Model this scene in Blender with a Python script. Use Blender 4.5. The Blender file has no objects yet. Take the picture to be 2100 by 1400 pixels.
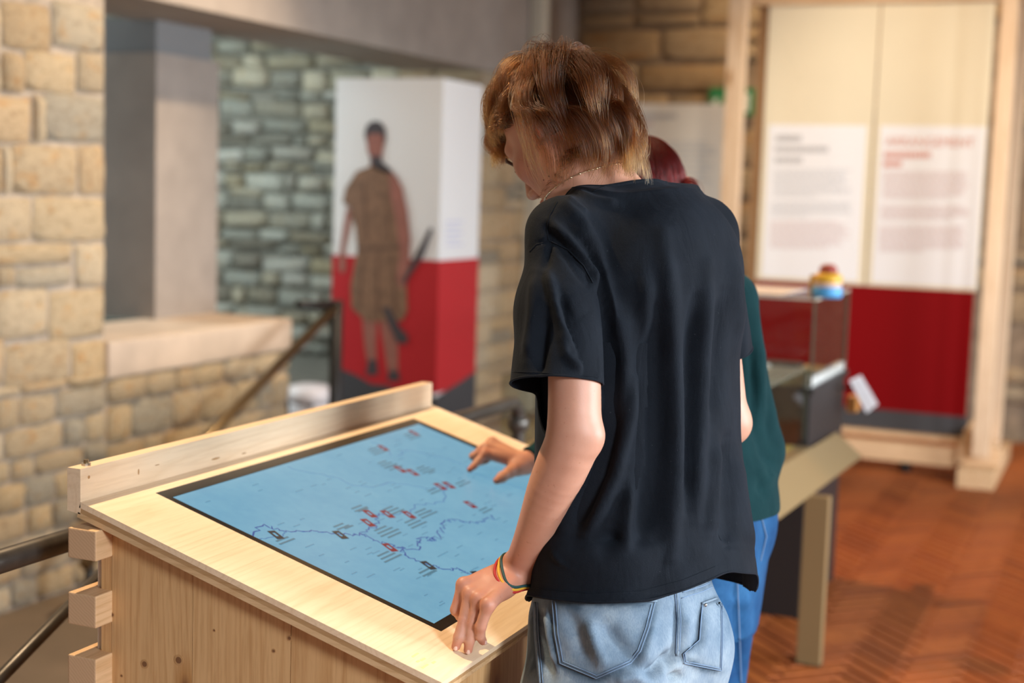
import bpy, bmesh, math, random
import numpy as np
from mathutils import Vector, Matrix
from mathutils.bvhtree import BVHTree

# ------------------------------------------------------------------ camera
SC = bpy.context.scene
COL = SC.collection
CAM_H, F = 1.58, 2917.0
PITCH, ROLL = 0.10664, 0.03231
FWD = (-0.39835, 0.91723)
fw = np.array([FWD[0]*math.cos(PITCH), FWD[1]*math.cos(PITCH), -math.sin(PITCH)])
r0 = np.array([FWD[1], -FWD[0], 0.0]); u0 = np.cross(r0, fw)
cr = math.cos(ROLL)*r0 + math.sin(ROLL)*u0
cu = -math.sin(ROLL)*r0 + math.cos(ROLL)*u0
CO = np.array([0, 0, CAM_H])
cd = bpy.data.cameras.new('camera'); cam = bpy.data.objects.new('camera', cd); COL.objects.link(cam)
cam.matrix_world = Matrix(((cr[0], cu[0], -fw[0], 0), (cr[1], cu[1], -fw[1], 0), (cr[2], cu[2], -fw[2], CAM_H), (0, 0, 0, 1)))
cd.sensor_width = 36.0; cd.lens = 36.0*F/2100.0
cd.dof.use_dof = True; cd.dof.focus_distance = 2.27; cd.dof.aperture_fstop = 2.3
cd.clip_start = 0.05
SC.camera = cam

# ------------------------------------------------------------------ light
SC.view_settings.view_transform = 'Standard'; SC.view_settings.look = 'None'
SC.view_settings.gamma = 1.0; SC.view_settings.use_curve_mapping = False
SC.view_settings.exposure = 0.16
world = bpy.data.worlds.new('world'); SC.world = world; world.use_nodes = True
world.node_tree.nodes['Background'].inputs[0].default_value = (0.86, 0.91, 1.0, 1)
world.node_tree.nodes['Background'].inputs[1].default_value = 1.1

def area(name, loc, target, size, power, color, sy=None):
    l = bpy.data.lights.new(name, 'AREA'); l.energy = power; l.color = color; l.size = size
    if sy: l.shape = 'RECTANGLE'; l.size_y = sy
    o = bpy.data.objects.new(name, l); COL.objects.link(o); o.location = loc
    o.rotation_euler = (Vector(target)-Vector(loc)).to_track_quat('-Z', 'Y').to_euler()
    return o
def spot(name, loc, target, power, color, angle=50, blend=0.6, rad=0.05):
    l = bpy.data.lights.new(name, 'SPOT'); l.energy = power; l.color = color
    l.spot_size = math.radians(angle); l.spot_blend = blend; l.shadow_soft_size = rad
    o = bpy.data.objects.new(name, l); COL.objects.link(o); o.location = loc
    o.rotation_euler = (Vector(target)-Vector(loc)).to_track_quat('-Z', 'Y').to_euler()
    return o
COOL = (0.86, 0.93, 1.0); WARM = (1.0, 0.62, 0.28)
area('window_light', (3.6, -0.6, 3.0), (-0.9, 2.6, 0.9), 1.1, 430, COOL, 1.3)
area('window_light_side', (4.0, 3.3, 1.9), (-0.8, 2.5, 1.1), 1.1, 260, COOL, 1.3)
area('window_light_far', (4.2, 6.0, 2.2), (-2.0, 6.2, 1.2), 1.6, 330, COOL, 2.0)
area('recess_daylight', (-6.9, 5.6, 2.6), (-5.2, 8.8, 1.3), 1.2, 130, (0.80, 0.95, 1.0), 1.8)
spot('ceiling_spot_table', (-2.3, 2.2, 3.7), (-1.3, 2.45, 0.9), 400, (1.0, 0.75, 0.48), 40, 0.5, 0.04)
spot('ceiling_spot_wall', (-2.0, 5.9, 4.0), (-3.95, 4.4, 0.9), 480, (1.0, 0.77, 0.52), 80, 0.8, 0.08)
spot('ceiling_spot_floor', (-2.6, 6.2, 4.2), (-0.7, 5.0, 0.0), 420, (1.0, 0.55, 0.22), 75, 0.8, 0.06)
spot('fill_spot_back', (-1.6, 8.95, 4.2), (-1.9, 10.2, 1.9), 260, (1.0, 0.70, 0.40), 100, 0.9, 0.08)  # added fill lamp that lightens the back wall stones

spot('fill_spot_panels', (-1.0, 5.4, 4.2), (-1.35, 8.6, 1.75), 430, (1.0, 0.82, 0.60), 44, 0.9, 0.08)  # added fill lamp to brighten the cream fabric panels
spot('ceiling_spot_banner', (-2.2, 4.6, 4.2), (-3.6, 6.8, 1.4), 110, (1.0, 0.86, 0.70), 40, 0.9, 0.08)
# ------------------------------------------------------------------ rays
def ray(px, py): return fw + cr*((px-1050)/F) - cu*((py-700)/F)
FH = np.array([FWD[0], FWD[1], 0.0])
def at(px, py, d):
    r = ray(px, py); return CO + r*(d/(r@FH))
def onx(px, py, c): r = ray(px, py); return CO + r*(c/r[0])
def ony(px, py, c): r = ray(px, py); return CO + r*(c/r[1])
def onz(px, py, c): r = ray(px, py); return CO + r*((c-CAM_H)/r[2])
def project(P):
    d = np.asarray(P)-CO; z = d@fw
    return np.stack([1050+F*(d@cr)/z, 700-F*(d@cu)/z], -1)

# ------------------------------------------------------------------ object helpers
def link(o, parent=None):
    COL.objects.link(o)
    if parent is not None: o.parent = parent
    return o
def thing(name, label, cat, loc=(0, 0, 0), group=None):
    o = bpy.data.objects.new(name, None); o.empty_display_size = 0.05; o.location = loc; COL.objects.link(o)
    o['label'] = label; o['category'] = cat
    if group: o['group'] = group
    return o
def tag(o, label=None, cat=None, group=None, kind=None):
    if label: o['label'] = label
    if cat: o['category'] = cat
    if group: o['group'] = group
    if kind: o['kind'] = kind
    return o
def mesh_obj(name, verts, faces, mat, parent=None, smooth=False, off=None):
    """verts in world space; when parent given they are made relative to its location."""
    me = bpy.data.meshes.new(name)
    v = np.asarray(verts, float)
    if off is None and parent is not None: off = world_loc(parent)
    if off is not None: v = v-np.asarray(off)
    me.from_pydata(v.tolist(), [], [list(map(int, f)) for f in faces]); me.update()
    if smooth: me.polygons.foreach_set('use_smooth', [True]*len(me.polygons))
    if mat: me.materials.append(mat)
    return link(bpy.data.objects.new(name, me), parent)
def world_loc(o):
    l = np.zeros(3)
    while o is not None: l += np.array(o.location); o = o.parent
    return l
class MB:
    """collects simple shapes in world space"""
    def __init__(s): s.v = []; s.f = []
    def add(s, v, f):
        n = len(s.v); s.v += [tuple(map(float, p)) for p in v]; s.f += [[i+n for i in q] for q in f]; return s
    def box(s, lo, hi, bev=0.0):
        x0, y0, z0 = [min(a, b) for a, b in zip(lo, hi)]; x1, y1, z1 = [max(a, b) for a, b in zip(lo, hi)]
        if bev <= 0:
            return s.add([(x, y, z) for z in (z0, z1) for y in (y0, y1) for x in (x0, x1)],
                         [(0, 2, 3, 1), (4, 5, 7, 6), (0, 1, 5, 4), (2, 6, 7, 3), (0, 4, 6, 2), (1, 3, 7, 5)])
        b = min(bev, (x1-x0)/2.01, (y1-y0)/2.01, (z1-z0)/2.01)
        bm = bmesh.new(); bmesh.ops.create_cube(bm, size=1)
        for v in bm.verts: v.co = Vector((x0 if v.co.x < 0 else x1, y0 if v.co.y < 0 else y1, z0 if v.co.z < 0 else z1))
        bmesh.ops.bevel(bm, geom=bm.edges[:], offset=b, segments=2, affect='EDGES', profile=0.6)
        s.bm(bm); return s
    def bm(s, bm):
        bm.verts.index_update(); s.add([v.co[:] for v in bm.verts], [[v.index for v in f.verts] for f in bm.faces]); bm.free(); return s
    def quad(s, a, b, c, d): return s.add([a, b, c, d], [(0, 1, 2, 3)])
    def prism(s, poly, d):
        """poly: 3D points of a planar outline; d: extrusion vector"""
        n = len(poly); P = [np.asarray(p, float) for p in poly]; d = np.asarray(d, float)
        return s.add(P+[p+d for p in P], [list(range(n))[::-1], list(range(n, 2*n))]+[(i, (i+1) % n, n+(i+1) % n, n+i) for i in range(n)])
    def tube(s, pts, r, seg=12, cap=True, closed=False):
        P = [np.asarray(p, float) for p in pts]; n = len(P); rr = r if hasattr(r, '__len__') else [r]*n
        up = np.array([0, 0, 1.0]); V = []; Fc = []
        t0 = P[1]-P[0]; a = np.cross(t0, up)
        if np.linalg.norm(a) < 1e-6*np.linalg.norm(t0)+1e-9: a = np.array([1.0, 0, 0])
        a /= np.linalg.norm(a)
        for i in range(n):
            if closed: t = P[(i+1) % n]-P[i-1]
            else: t = P[min(i+1, n-1)]-P[max(i-1, 0)]
            t = t/np.linalg.norm(t); a = a-t*(a@t); a /= np.linalg.norm(a); b = np.cross(t, a)
            for k in range(seg):
                g = 2*math.pi*k/seg; V.append(P[i]+(a*math.cos(g)+b*math.sin(g))*rr[i])
        m = n if closed else n-1
        for i in range(m):
            for k in range(seg):
                j = (i+1) % n
                Fc.append((i*seg+k, i*seg+(k+1) % seg, j*seg+(k+1) % seg, j*seg+k))
        if cap and not closed: Fc.append(list(range(seg))[::-1]); Fc.append([(n-1)*seg+k for k in range(seg)])
        return s.add(V, Fc)
    def lathe(s, c, prof, seg=24):
        """prof: list of (radius, z) from bottom to top, world centre c"""
        V = []; Fc = []; n = len(prof)
        for r, z in prof:
            for k in range(seg):
                g = 2*math.pi*k/seg; V.append((c[0]+r*math.cos(g), c[1]+r*math.sin(g), c[2]+z))
        for i in range(n-1):
            for k in range(seg): Fc.append((i*seg+k, i*seg+(k+1) % seg, (i+1)*seg+(k+1) % seg, (i+1)*seg+k))
        Fc.append(list(range(seg))[::-1]); Fc.append([(n-1)*seg+k for k in range(seg)])
        return s.add(V, Fc)
    def build(s, name, mat, parent=None, smooth=False):
        return mesh_obj(name, s.v, s.f, mat, parent, smooth)
def boxo(name, lo, hi, mat, parent=None, bev=0.0): return MB().box(lo, hi, bev).build(name, mat, parent)

# ------------------------------------------------------------------ materials
def new_mat(name, rough=0.6, color=(0.5, 0.5, 0.5), metal=0.0, spec=0.5):
    m = bpy.data.materials.new(name); m.use_nodes = True
    b = m.node_tree.nodes['Principled BSDF']
    b.inputs['Base Color'].default_value = (*color, 1); b.inputs['Roughness'].default_value = rough
    b.inputs['Metallic'].default_value = metal; b.inputs['Specular IOR Level'].default_value = spec
    return m, m.node_tree, b
def N(nt, typ, **kw):
    n = nt.nodes.new(typ)
    for k, v in kw.items():
        if k in n.inputs: n.inputs[k].default_value = v
        else: setattr(n, k, v)
    return n
def ramp(nt, stops, fac, interp='LINEAR'):
    r = nt.nodes.new('ShaderNodeValToRGB'); r.color_ramp.interpolation = interp
    e = r.color_ramp.elements
    while len(e) < len(stops): e.new(0.5)
    for i, (p, c) in enumerate(stops): e[i].position = p; e[i].color = (*c, 1)
    nt.links.new(fac, r.inputs[0]); return r.outputs[0]
def noise(nt, vec, scale, detail=4, rough=0.55, dist=0.0):
    n = N(nt, 'ShaderNodeTexNoise', Scale=scale, Detail=detail, Roughness=rough, Distortion=dist)
    nt.links.new(vec, n.inputs['Vector']); return n.outputs['Fac']
def coords(nt, scale=(1, 1, 1), kind='Object', rnd=False):
    t = N(nt, 'ShaderNodeTexCoord'); m = N(nt, 'ShaderNodeMapping'); m.inputs['Scale'].default_value = scale
    nt.links.new(t.outputs[kind], m.inputs['Vector'])
    if rnd:
        oi = N(nt, 'ShaderNodeObjectInfo'); mm = N(nt, 'ShaderNodeVectorMath', operation='SCALE'); mm.inputs['Scale'].default_value = 37.0
        cmb = N(nt, 'ShaderNodeCombineXYZ')
        for i in range(3): nt.links.new(oi.outputs['Random'], cmb.inputs[i])
        nt.links.new(cmb.outputs[0], mm.inputs[0]); nt.links.new(mm.outputs[0], m.inputs['Location'])
    return m.outputs[0]
def mix(nt, a, b, fac, mode='MIX'):
    m = nt.nodes.new('ShaderNodeMix'); m.data_type = 'RGBA'; m.blend_type = mode
    for s, v in ((0, fac), (6, a), (7, b)):
        if isinstance(v, (int, float)): m.inputs[s].default_value = v
        elif isinstance(v, tuple): m.inputs[s].default_value = (*v, 1)
        else: nt.links.new(v, m.inputs[s])
    return m.outputs[2]
def bump(nt, b, h, strength=0.3, dist=0.01):
    n = N(nt, 'ShaderNodeBump', Strength=strength, Distance=dist); nt.links.new(h, n.inputs['Height']); nt.links.new(n.outputs[0], b.inputs['Normal'])
def tuple_map(nt, v):
    m = N(nt, 'ShaderNodeMapping'); m.inputs['Scale'].default_value = (150, 150, 150); nt.links.new(v, m.inputs['Vector']); return m.outputs[0]
def wood(name, c_light, c_dark, grain='X', rough=0.5, scale=1.0, knots=True, con=0.75):
    m, nt, b = new_mat(name, rough)
    st = {'X': (0.06, 1, 1), 'Y': (1, 0.06, 1), 'Z': (1, 1, 0.06)}[grain]
    v = coords(nt, tuple(s*scale for s in st), rnd=True)
    n1 = noise(nt, v, 5, 3, 0.5, 0.6)
    # growth rings: bands across a slowly varying field give long flames along the grain
    vs = coords(nt, tuple((q if q == 1 else 0.035)*scale for q in st), rnd=True)
    fld = noise(nt, vs, 4.5, 2, 0.45)
    mu = N(nt, 'ShaderNodeMath', operation='MULTIPLY'); nt.links.new(fld, mu.inputs[0]); mu.inputs[1].default_value = 34.0
    sn = N(nt, 'ShaderNodeMath', operation='FRACT'); nt.links.new(mu.outputs[0], sn.inputs[0])
    fine = noise(nt, tuple_map(nt, v), 1.0, 3, 0.65)
    base = ramp(nt, [(0.25, c_light), (0.8, c_dark)], n1)
    wr = ramp(nt, [(0.0, (0.86, 0.79, 0.70)), (0.12, (1, 1, 1)), (0.70, (1, 1, 1)), (1.0, (0.84, 0.76, 0.66))], sn.outputs[0])
    c = mix(nt, base, wr, con, 'MULTIPLY')
    fr = ramp(nt, [(0.36, (0.86, 0.80, 0.72)), (0.56, (1.03, 1.02, 1.0))], fine)
    c = mix(nt, c, fr, con, 'MULTIPLY')
    if knots:
        kv = coords(nt, tuple(s*scale*(1.0 if s == 1 else 6.0) for s in st), rnd=True)
        vo = N(nt, 'ShaderNodeTexVoronoi', Scale=4.2); nt.links.new(kv, vo.inputs['Vector'])
        k = ramp(nt, [(0.0, (0.16, 0.07, 0.03)), (0.035, (0.30, 0.15, 0.06)), (0.06, (0.75, 0.62, 0.45)), (0.12, (1, 1, 1))], vo.outputs['Distance'])
        c = mix(nt, c, k, 0.8, 'MULTIPLY')
    nt.links.new(c, b.inputs['Base Color'])
    bump(nt, b, fine, 0.08, 0.002)
    return m
def stone_mat(name, cols, gscale=1.0, rough=0.85):
    m, nt, b = new_mat(name, rough, spec=0.25)
    oi = N(nt, 'ShaderNodeObjectInfo')
    v = coords(nt, kind='Object', rnd=True)
    n1 = noise(nt, v, 5*gscale, 5, 0.6); n2 = noise(nt, v, 30*gscale, 4, 0.65); n3 = noise(nt, v, 2.2*gscale, 3)
    k = len(cols)
    pick = ramp(nt, [((i+0.5)/k, c) for i, c in enumerate(cols)], oi.outputs['Random'])
    pat = ramp(nt, [(0.30, (0.62, 0.55, 0.46)), (0.5, (1, 0.97, 0.93)), (0.72, (1.12, 1.08, 1.0))], n1)
    c = mix(nt, pick, pat, 0.8, 'MULTIPLY')
    och = ramp(nt, [(0.56, (1, 1, 1)), (0.70, (1.05, 0.74, 0.42))], n3)
    c = mix(nt, c, och, 0.6, 'MULTIPLY')
    sp = ramp(nt, [(0.35, (0.72, 0.70, 0.68)), (0.55, (1, 1, 1))], n2)
    c = mix(nt, c, sp, 0.6, 'MULTIPLY')
    nt.links.new(c, b.inputs['Base Color'])
    bump(nt, b, n2, 0.5, 0.02)
    return m
def plain(name, color, rough=0.6, metal=0.0, ns=0.0, nscale=20, spec=0.5):
    m, nt, b = new_mat(name, rough, color, metal, spec)
    if ns > 0:
        v = coords(nt); n = noise(nt, v, nscale, 4)
        lo = tuple(c*(1-ns) for c in color); hi = tuple(min(1, c*(1+ns)) for c in color)
        nt.links.new(ramp(nt, [(0.3, lo), (0.7, hi)], n), b.inputs['Base Color'])
        bump(nt, b, n, 0.1, 0.003)
    return m

M = {}
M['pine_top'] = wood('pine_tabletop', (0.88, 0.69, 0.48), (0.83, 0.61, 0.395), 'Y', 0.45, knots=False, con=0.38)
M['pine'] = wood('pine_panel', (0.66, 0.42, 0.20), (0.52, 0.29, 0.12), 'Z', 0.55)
M['pine_y'] = wood('pine_beam', (0.76, 0.52, 0.30), (0.66, 0.42, 0.22), 'Y', 0.5)
M['pine_x'] = wood('pine_beam_cross', (0.78, 0.54, 0.33), (0.66, 0.43, 0.24), 'X', 0.5)
M['pine_z'] = wood('pine_post', (0.76, 0.56, 0.38), (0.66, 0.45, 0.28), 'Z', 0.55)
M['ply_dark'] = wood('ply_core', (0.50, 0.31, 0.15), (0.42, 0.25, 0.11), 'X', 0.6, knots=False)
M['ply_light'] = wood('ply_outer', (0.68, 0.47, 0.26), (0.60, 0.39, 0.20), 'X', 0.6, knots=False)
M['stone_warm'] = stone_mat('stone_warm', [(0.56, 0.45, 0.30), (0.60, 0.45, 0.27), (0.36, 0.33, 0.27), (0.68, 0.57, 0.41), (0.46, 0.35, 0.22), (0.58, 0.44, 0.28)], 1.5)
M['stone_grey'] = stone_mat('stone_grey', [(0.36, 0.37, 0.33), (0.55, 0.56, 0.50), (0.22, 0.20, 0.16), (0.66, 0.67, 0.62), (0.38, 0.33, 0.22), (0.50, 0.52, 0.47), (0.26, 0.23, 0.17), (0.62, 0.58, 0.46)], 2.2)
M['stone_brown'] = stone_mat('stone_brown', [(0.40, 0.31, 0.21), (0.46, 0.35, 0.23), (0.36, 0.30, 0.23), (0.50, 0.40, 0.27), (0.38, 0.27, 0.16)])
M['mortar'] = plain('mortar', (0.40, 0.33, 0.26), 0.95, ns=0.25, nscale=14)
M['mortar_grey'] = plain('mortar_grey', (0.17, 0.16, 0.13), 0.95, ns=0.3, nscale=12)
M['mortar_brown'] = plain('mortar_brown', (0.27, 0.20, 0.14), 0.95, ns=0.25, nscale=12)
M['concrete'] = plain('concrete', (0.34, 0.29, 0.25), 0.85, ns=0.10, nscale=5)
M['concrete_floor'] = plain('concrete_floor', (0.20, 0.145, 0.095), 0.8, ns=0.12, nscale=4)
M['iron'] = plain('dark_iron', (0.085, 0.075, 0.065), 0.38, 0.6, ns=0.2, nscale=30)
M['iron_dark'] = plain('black_iron', (0.018, 0.016, 0.015), 0.45, 0.4)
M['bronze'] = plain('bronze_rail', (0.27, 0.19, 0.10), 0.28, 0.9)
M['black'] = plain('black_bezel', (0.012, 0.011, 0.010), 0.25)
M['white_board'] = plain('white_board', (0.78, 0.78, 0.77), 0.6)
M['red_print'] = plain('red_print', (0.46, 0.022, 0.028), 0.5, spec=0.25)
M['red_dark'] = plain('dark_red_fabric', (0.20, 0.0012, 0.003), 0.5, spec=0.15)
M['char'] = plain('charcoal_print', (0.05, 0.05, 0.055), 0.6)
M['plinth'] = plain('dark_plinth', (0.017, 0.015, 0.015), 0.5)
M['cream'] = plain('cream_fabric', (0.74, 0.64, 0.46), 0.5, ns=0.02, nscale=3)
M['sheet'] = plain('white_sheet', (0.80, 0.78, 0.78), 0.5)
M['ink'] = plain('grey_ink', (0.50, 0.49, 0.50), 0.7)
M['ink_red'] = plain('red_ink', (0.66, 0.33, 0.28), 0.7)
M['ink_pale'] = plain('pale_grey_ink', (0.60, 0.59, 0.60), 0.7)
M['ink_pale_red'] = plain('pale_red_ink', (0.66, 0.50, 0.48), 0.7)
M['tan'] = plain('tan_metal', (0.245, 0.165, 0.075), 0.5)
M['tan_dark'] = plain('tan_metal_leg', (0.21, 0.135, 0.058), 0.5)
M['yellow_print'] = plain('yellow_print', (0.62, 0.50, 0.14), 0.5, ns=0.2, nscale=6)
M['exit_green'] = plain('exit_green', (0.02, 0.22, 0.08), 0.5)
M['white_plastic'] = plain('white_plastic', (0.82, 0.76, 0.76), 0.4)
# ------------------------------------------------------------------ setting
random.seed(7); rng = np.random.default_rng(7)
XA = -3.958                     # plane of the left wall
YB = 10.2                       # back wall
YR = 8.85                       # rubble wall in the recess
def stone_variants(n=8, g=4):
    """unit stones: front at y=-0.5 (proud), back at y=0.5; x,z in -0.5..0.5"""
    out = []
    for k in range(n):
        r = np.random.default_rng(100+k); V = []; Fc = []
        for j in range(g+1):
            for i in range(g+1):
                u = i/g; w = j/g; e = min(u, 1-u, w, 1-w)
                rim = (i in (0, g)) or (j in (0, g))
                cor = (i in (0, g)) and (j in (0, g))
                x = u-0.5; z = w-0.5
                if cor: x *= 0.95+0.05*r.random(); z *= 0.93+0.06*r.random()
                elif rim: x *= 1+r.uniform(-0.05, 0.03); z *= 1+r.uniform(-0.06, 0.03)
                else: x += r.uniform(-0.03, 0.03); z += r.uniform(-0.03, 0.03)
                inner = (i in (1, g-1)) or (j in (1, g-1))
                y = (-0.10 if not cor else -0.02)+r.uniform(-0.06, 0.06) if rim else (-0.36 if inner else -0.40)+r.uniform(-0.09, 0.09)
                if inner and not rim: x = math.copysign(abs(x)*1.45 if i in (1, g-1) else abs(x), x); z = math.copysign(abs(z)*1.45 if j in (1, g-1) else abs(z), z)
                V.append((x, y, z))
        for j in range(g):
            for i in range(g):
                a = j*(g+1)+i; Fc.append((a, a+1, a+g+2, a+g+1))
        ring = [i for i in range(g+1)]+[(j+1)*(g+1)-1 for j in range(1, g+1)]+[g*(g+1)+i for i in range(g-1, -1, -1)]+[j*(g+1) for j in range(g-1, 0, -1)]
        b0 = len(V)
        for i in ring: V.append((V[i][0], 0.5, V[i][2]))
        m = len(ring)
        for i in range(m): Fc.append((ring[(i+1) % m], ring[i], b0+i, b0+(i+1) % m))
        out.append((np.array(V), Fc))
    return out
STV = stone_variants()
def stone_meshes(mat):
    L = []
    for v, f in STV:
        me = bpy.data.meshes.new('stone'); me.from_pydata(v.tolist(), [], f); me.update()
        me.polygons.foreach_set('use_smooth', [True]*len(me.polygons)); me.materials.append(mat); L.append(me)
    return L
def put_stone(meshes, parent, c, w, h, d, facing, tilt=0.02):
    me = meshes[random.randrange(len(meshes))]
    o = bpy.data.objects.new('stone', me); o.parent = parent; COL.objects.link(o)
    o.location = Vector(c)-parent.location
    o.scale = (w*(1 if random.random() < 0.5 else -1), d, h)
    if o.scale.x < 0: o.scale = (w, d, -h)
    o.rotation_euler = (0, random.uniform(-tilt, tilt), {'-y': 0.0, '+x': math.pi/2, '-x': -math.pi/2}[facing])
    return o
def courses(z0, z1, hmin, hmax):
    z = z0; out = []
    while z < z1:
        h = random.uniform(hmin, hmax); out.append((z, min(h, max(z1-z, 0.05)))); z += h
    return out
def struct_box(name, lo, hi, mat):
    o = boxo(name, lo, hi, mat); o['kind'] = 'structure'; return o
# floor
floor = MB().box((-1.80, -1.5, -0.30), (1.75, 10.5, -0.012)).box((-4.6, 6.28, -0.30), (-1.80, 10.5, -0.012)).build('floor', M['mortar_brown']); floor['kind'] = 'structure'
land = MB().box((-4.4, -0.5, -0.30), (-1.80, 6.28, -0.145)).build('floor_landing', M['concrete_floor']); land['kind'] = 'structure'
# herringbone bricks in front of the show case, real pieces with joints
m, nt, b = new_mat('floor_brick', 0.55, spec=0.22)
oi = N(nt, 'ShaderNodeObjectInfo'); v = coords(nt, rnd=True); n1 = noise(nt, v, 18, 4)
pick = ramp(nt, [(0.0, (0.28, 0.070, 0.015)), (0.35, (0.34, 0.094, 0.021)), (0.7, (0.31, 0.080, 0.020)), (1.0, (0.235, 0.060, 0.015))], oi.outputs['Random'])
nt.links.new(mix(nt, pick, ramp(nt, [(0.3, (0.8, 0.78, 0.75)), (0.7, (1.1, 1.1, 1.1))], n1), 0.8, 'MULTIPLY'), b.inputs['Base Color']); bump(nt, b, n1, 0.15, 0.004)
M['brick'] = m
BL_, BW_ = 0.26, 0.065
def brick_mesh():
    bm = bmesh.new(); bmesh.ops.create_cube(bm, size=1)
    for q in bm.verts: q.co = Vector((q.co.x*(BL_-0.006), q.co.y*(BW_-0.006), q.co.z*0.03))
    top = [e for e in bm.edges if all(q.co.z > 0 for q in e.verts)]
    bmesh.ops.bevel(bm, geom=top, offset=0.004, segments=1, affect='EDGES')
    me = bpy.data.meshes.new('brick'); bm.to_mesh(me); bm.free(); me.materials.append(M['brick']); return me
brick_me = brick_mesh()
pos = []
L45 = math.sqrt(0.5)
for i in range(-90, 75):
    for j in range(-45, 40):
        # herringbone lattice: pairs (horizontal brick, vertical brick) stepped by the width
        bx = i*BW_+j*BL_; by = i*BW_-j*BL_
        for (ox, oy, rot) in ((BL_/2, BW_/2, 0.0), (BW_/2-BW_*0+0.0, BW_+BL_/2, math.pi/2)):
            x, y = bx+ox, by+oy
            X = -0.6+(x-y)*L45; Y = 5.6+(x+y)*L45
            if -1.72 < X < 1.55 and -1.4 < Y < YB-0.15: pos.append((X, Y, rot+math.pi/4))
def inview(p, pad=40):
    if (np.asarray(p)-CO)@fw < 0.3: return False
    q = project(np.array(p)); return -pad < q[0] < 2100+pad and -pad < q[1] < 1400+pad
def occluded_px(q):  # behind the young man and the table: no brick of its own needed
    return q[0] < 1500 and not (1000 < q[0] < 1100 and 830 < q[1] < 930)
vis = [p for p in pos if inview((p[0], p[1], 0.0)) and not occluded_px(project(np.array((p[0], p[1], 0.0))))]
vis.sort(key=lambda p: (np.array((p[0], p[1], 0.0))-CO)@fw)
near = vis[:290]; ns = set(near); rest = [p for p in pos if p not in ns]
for (X, Y, r) in near:
    o = bpy.data.objects.new('brick', brick_me); COL.objects.link(o); o.parent = floor
    o.location = (X, Y, -0.015+random.uniform(-0.001, 0.001)); o.rotation_euler = (0, 0, r)
bv = [q.co.copy() for q in brick_me.vertices]; bf = [list(p.vertices) for p in brick_me.polygons]
mb = MB()
for (X, Y, r) in rest:
    R = Matrix.Rotation(r, 3, 'Z'); mb.add([(R @ q)+Vector((X, Y, -0.015)) for q in bv], bf)
tag(mb.build('brick_field', M['brick'], floor), kind='stuff')

# the rest of the room, out of the picture: window wall on the right, wall behind the camera, ceiling
wr_ = MB().box((1.75, -1.8, 2.42), (2.05, 10.6, 4.4)).box((1.75, -1.8, -0.3), (2.05, 10.6, 0.75))  # unseen; low window heads added to keep daylight off the column
for y_ in (-1.8, 1.9, 4.3, 7.9, 10.2): wr_.box((1.75, y_, 0.75), (2.05, y_+0.4, 2.42))
wr_ = wr_.build('wall_right', M['mortar']); wr_['kind'] = 'structure'
struct_box('wall_front', (-5.0, -2.1, -0.3), (2.05, -1.8, 4.4), M['mortar'])
struct_box('wall_left_near', (-4.7, -1.8, -0.3), (XA-0.035, 2.2, 4.4), M['mortar'])
struct_box('ceiling', (-5.0, -2.1, 4.4), (2.6, 10.7, 4.6), plain('ceiling_wood', (0.30, 0.22, 0.15), 0.7))
# left wall with stones (explicit joints for the courses beside the opening)
YE = float(onx(225, 350, XA)[1])           # jamb of the opening
SILL_T, SILL_B = 0.881, 0.722
YEND = float(onx(598, 690, XA)[1])         # end of the parapet
wl = struct_box('wall_left', (XA-0.45, 2.2, -0.25), (XA-0.022, YE-0.012, 4.2), M['mortar'])
par = struct_box('wall_parapet', (XA-0.45, YE-0.012, -0.25), (XA-0.022, YEND-0.012, SILL_B), M['mortar'])
mw = stone_meshes(M['stone_warm'])
rows = [(3, 105, [-140, -70, 8, 112, 222]), (105, 193, [-120, 8, 55, 162, 222]),
        (193, 295, [-150, -40, 72, 96, 222]), (295, 402, [-120, -32, 8, 28, 165, 222]), (402, 498, [-140, -45, 72, 222]),
        (498, 545, [-120, -20, 155]), (545, 590, [-100, 0, 40, 155]), (498, 590, [158, 222]), (590, 697, [-130, 0, 106, 222]), (697, 797, [-130, -80, 15, 152, 224])]
def wall_stone(x0, y0, x1, y1, parent, meshes, gap=0.008):
    a = onx(x0, y1, XA); c = onx(x1, y0, XA)
    zt = onx((x0+x1)/2, y0, XA)[2]; zb = onx((x0+x1)/2, y1, XA)[2]
    w = c[1]-a[1]-gap; h = zt-zb-gap
    put_stone(meshes, parent, (XA-0.02, (a[1]+c[1])/2, (zt+zb)/2), w, h, random.uniform(0.05, 0.075), '+x')
for (y0, y1, xs) in rows:
    for i in range(len(xs)-1): wall_stone(xs[i]+1, y0+1, xs[i+1]-1, y1-1, wl, mw)
def random_courses(parent, meshes, y_lo, y_hi, z_lo, z_hi, hmin, hmax, wmin, wmax, facing, plane, d=0.06, gap=0.012, test=None, tilt=0.02, jit=0.0, pad=60):
    n = 0
    for z, h in courses(z_lo, z_hi, hmin, hmax):
        y = y_lo-random.uniform(0, 0.08)
        while y < y_hi-0.03:
            w = random.uniform(wmin, wmax)
            if y_hi-(y+w) < wmin*0.7: w = y_hi-y
            a, bb = max(y, y_lo), min(y+w, y_hi)
            hs = [(z, h)]
            if h > 0.15 and random.random() < 0.22: s = random.uniform(0.4, 0.6); hs = [(z, h*s), (z+h*s, h*(1-s))]
            for zz, hh in hs:
                c = {'+x': (plane-0.02, (a+bb)/2, zz+hh/2), '-y': ((a+bb)/2, plane+0.02, zz+hh/2)}[facing]
                if (bb-a) > 0.03 and inview(c, pad) and (test is None or test(project(np.array(c)))):
                    put_stone(meshes, parent, (c[0], c[1], c[2]+random.uniform(-jit, jit)), bb-a-gap, (hh-gap)*random.uniform(1-jit*6, 1+jit*6), d*random.uniform(0.7, 1.4), facing, tilt); n += 1
            y += w
    return n
ztop = float(onx(120, 797, XA)[2])
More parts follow.
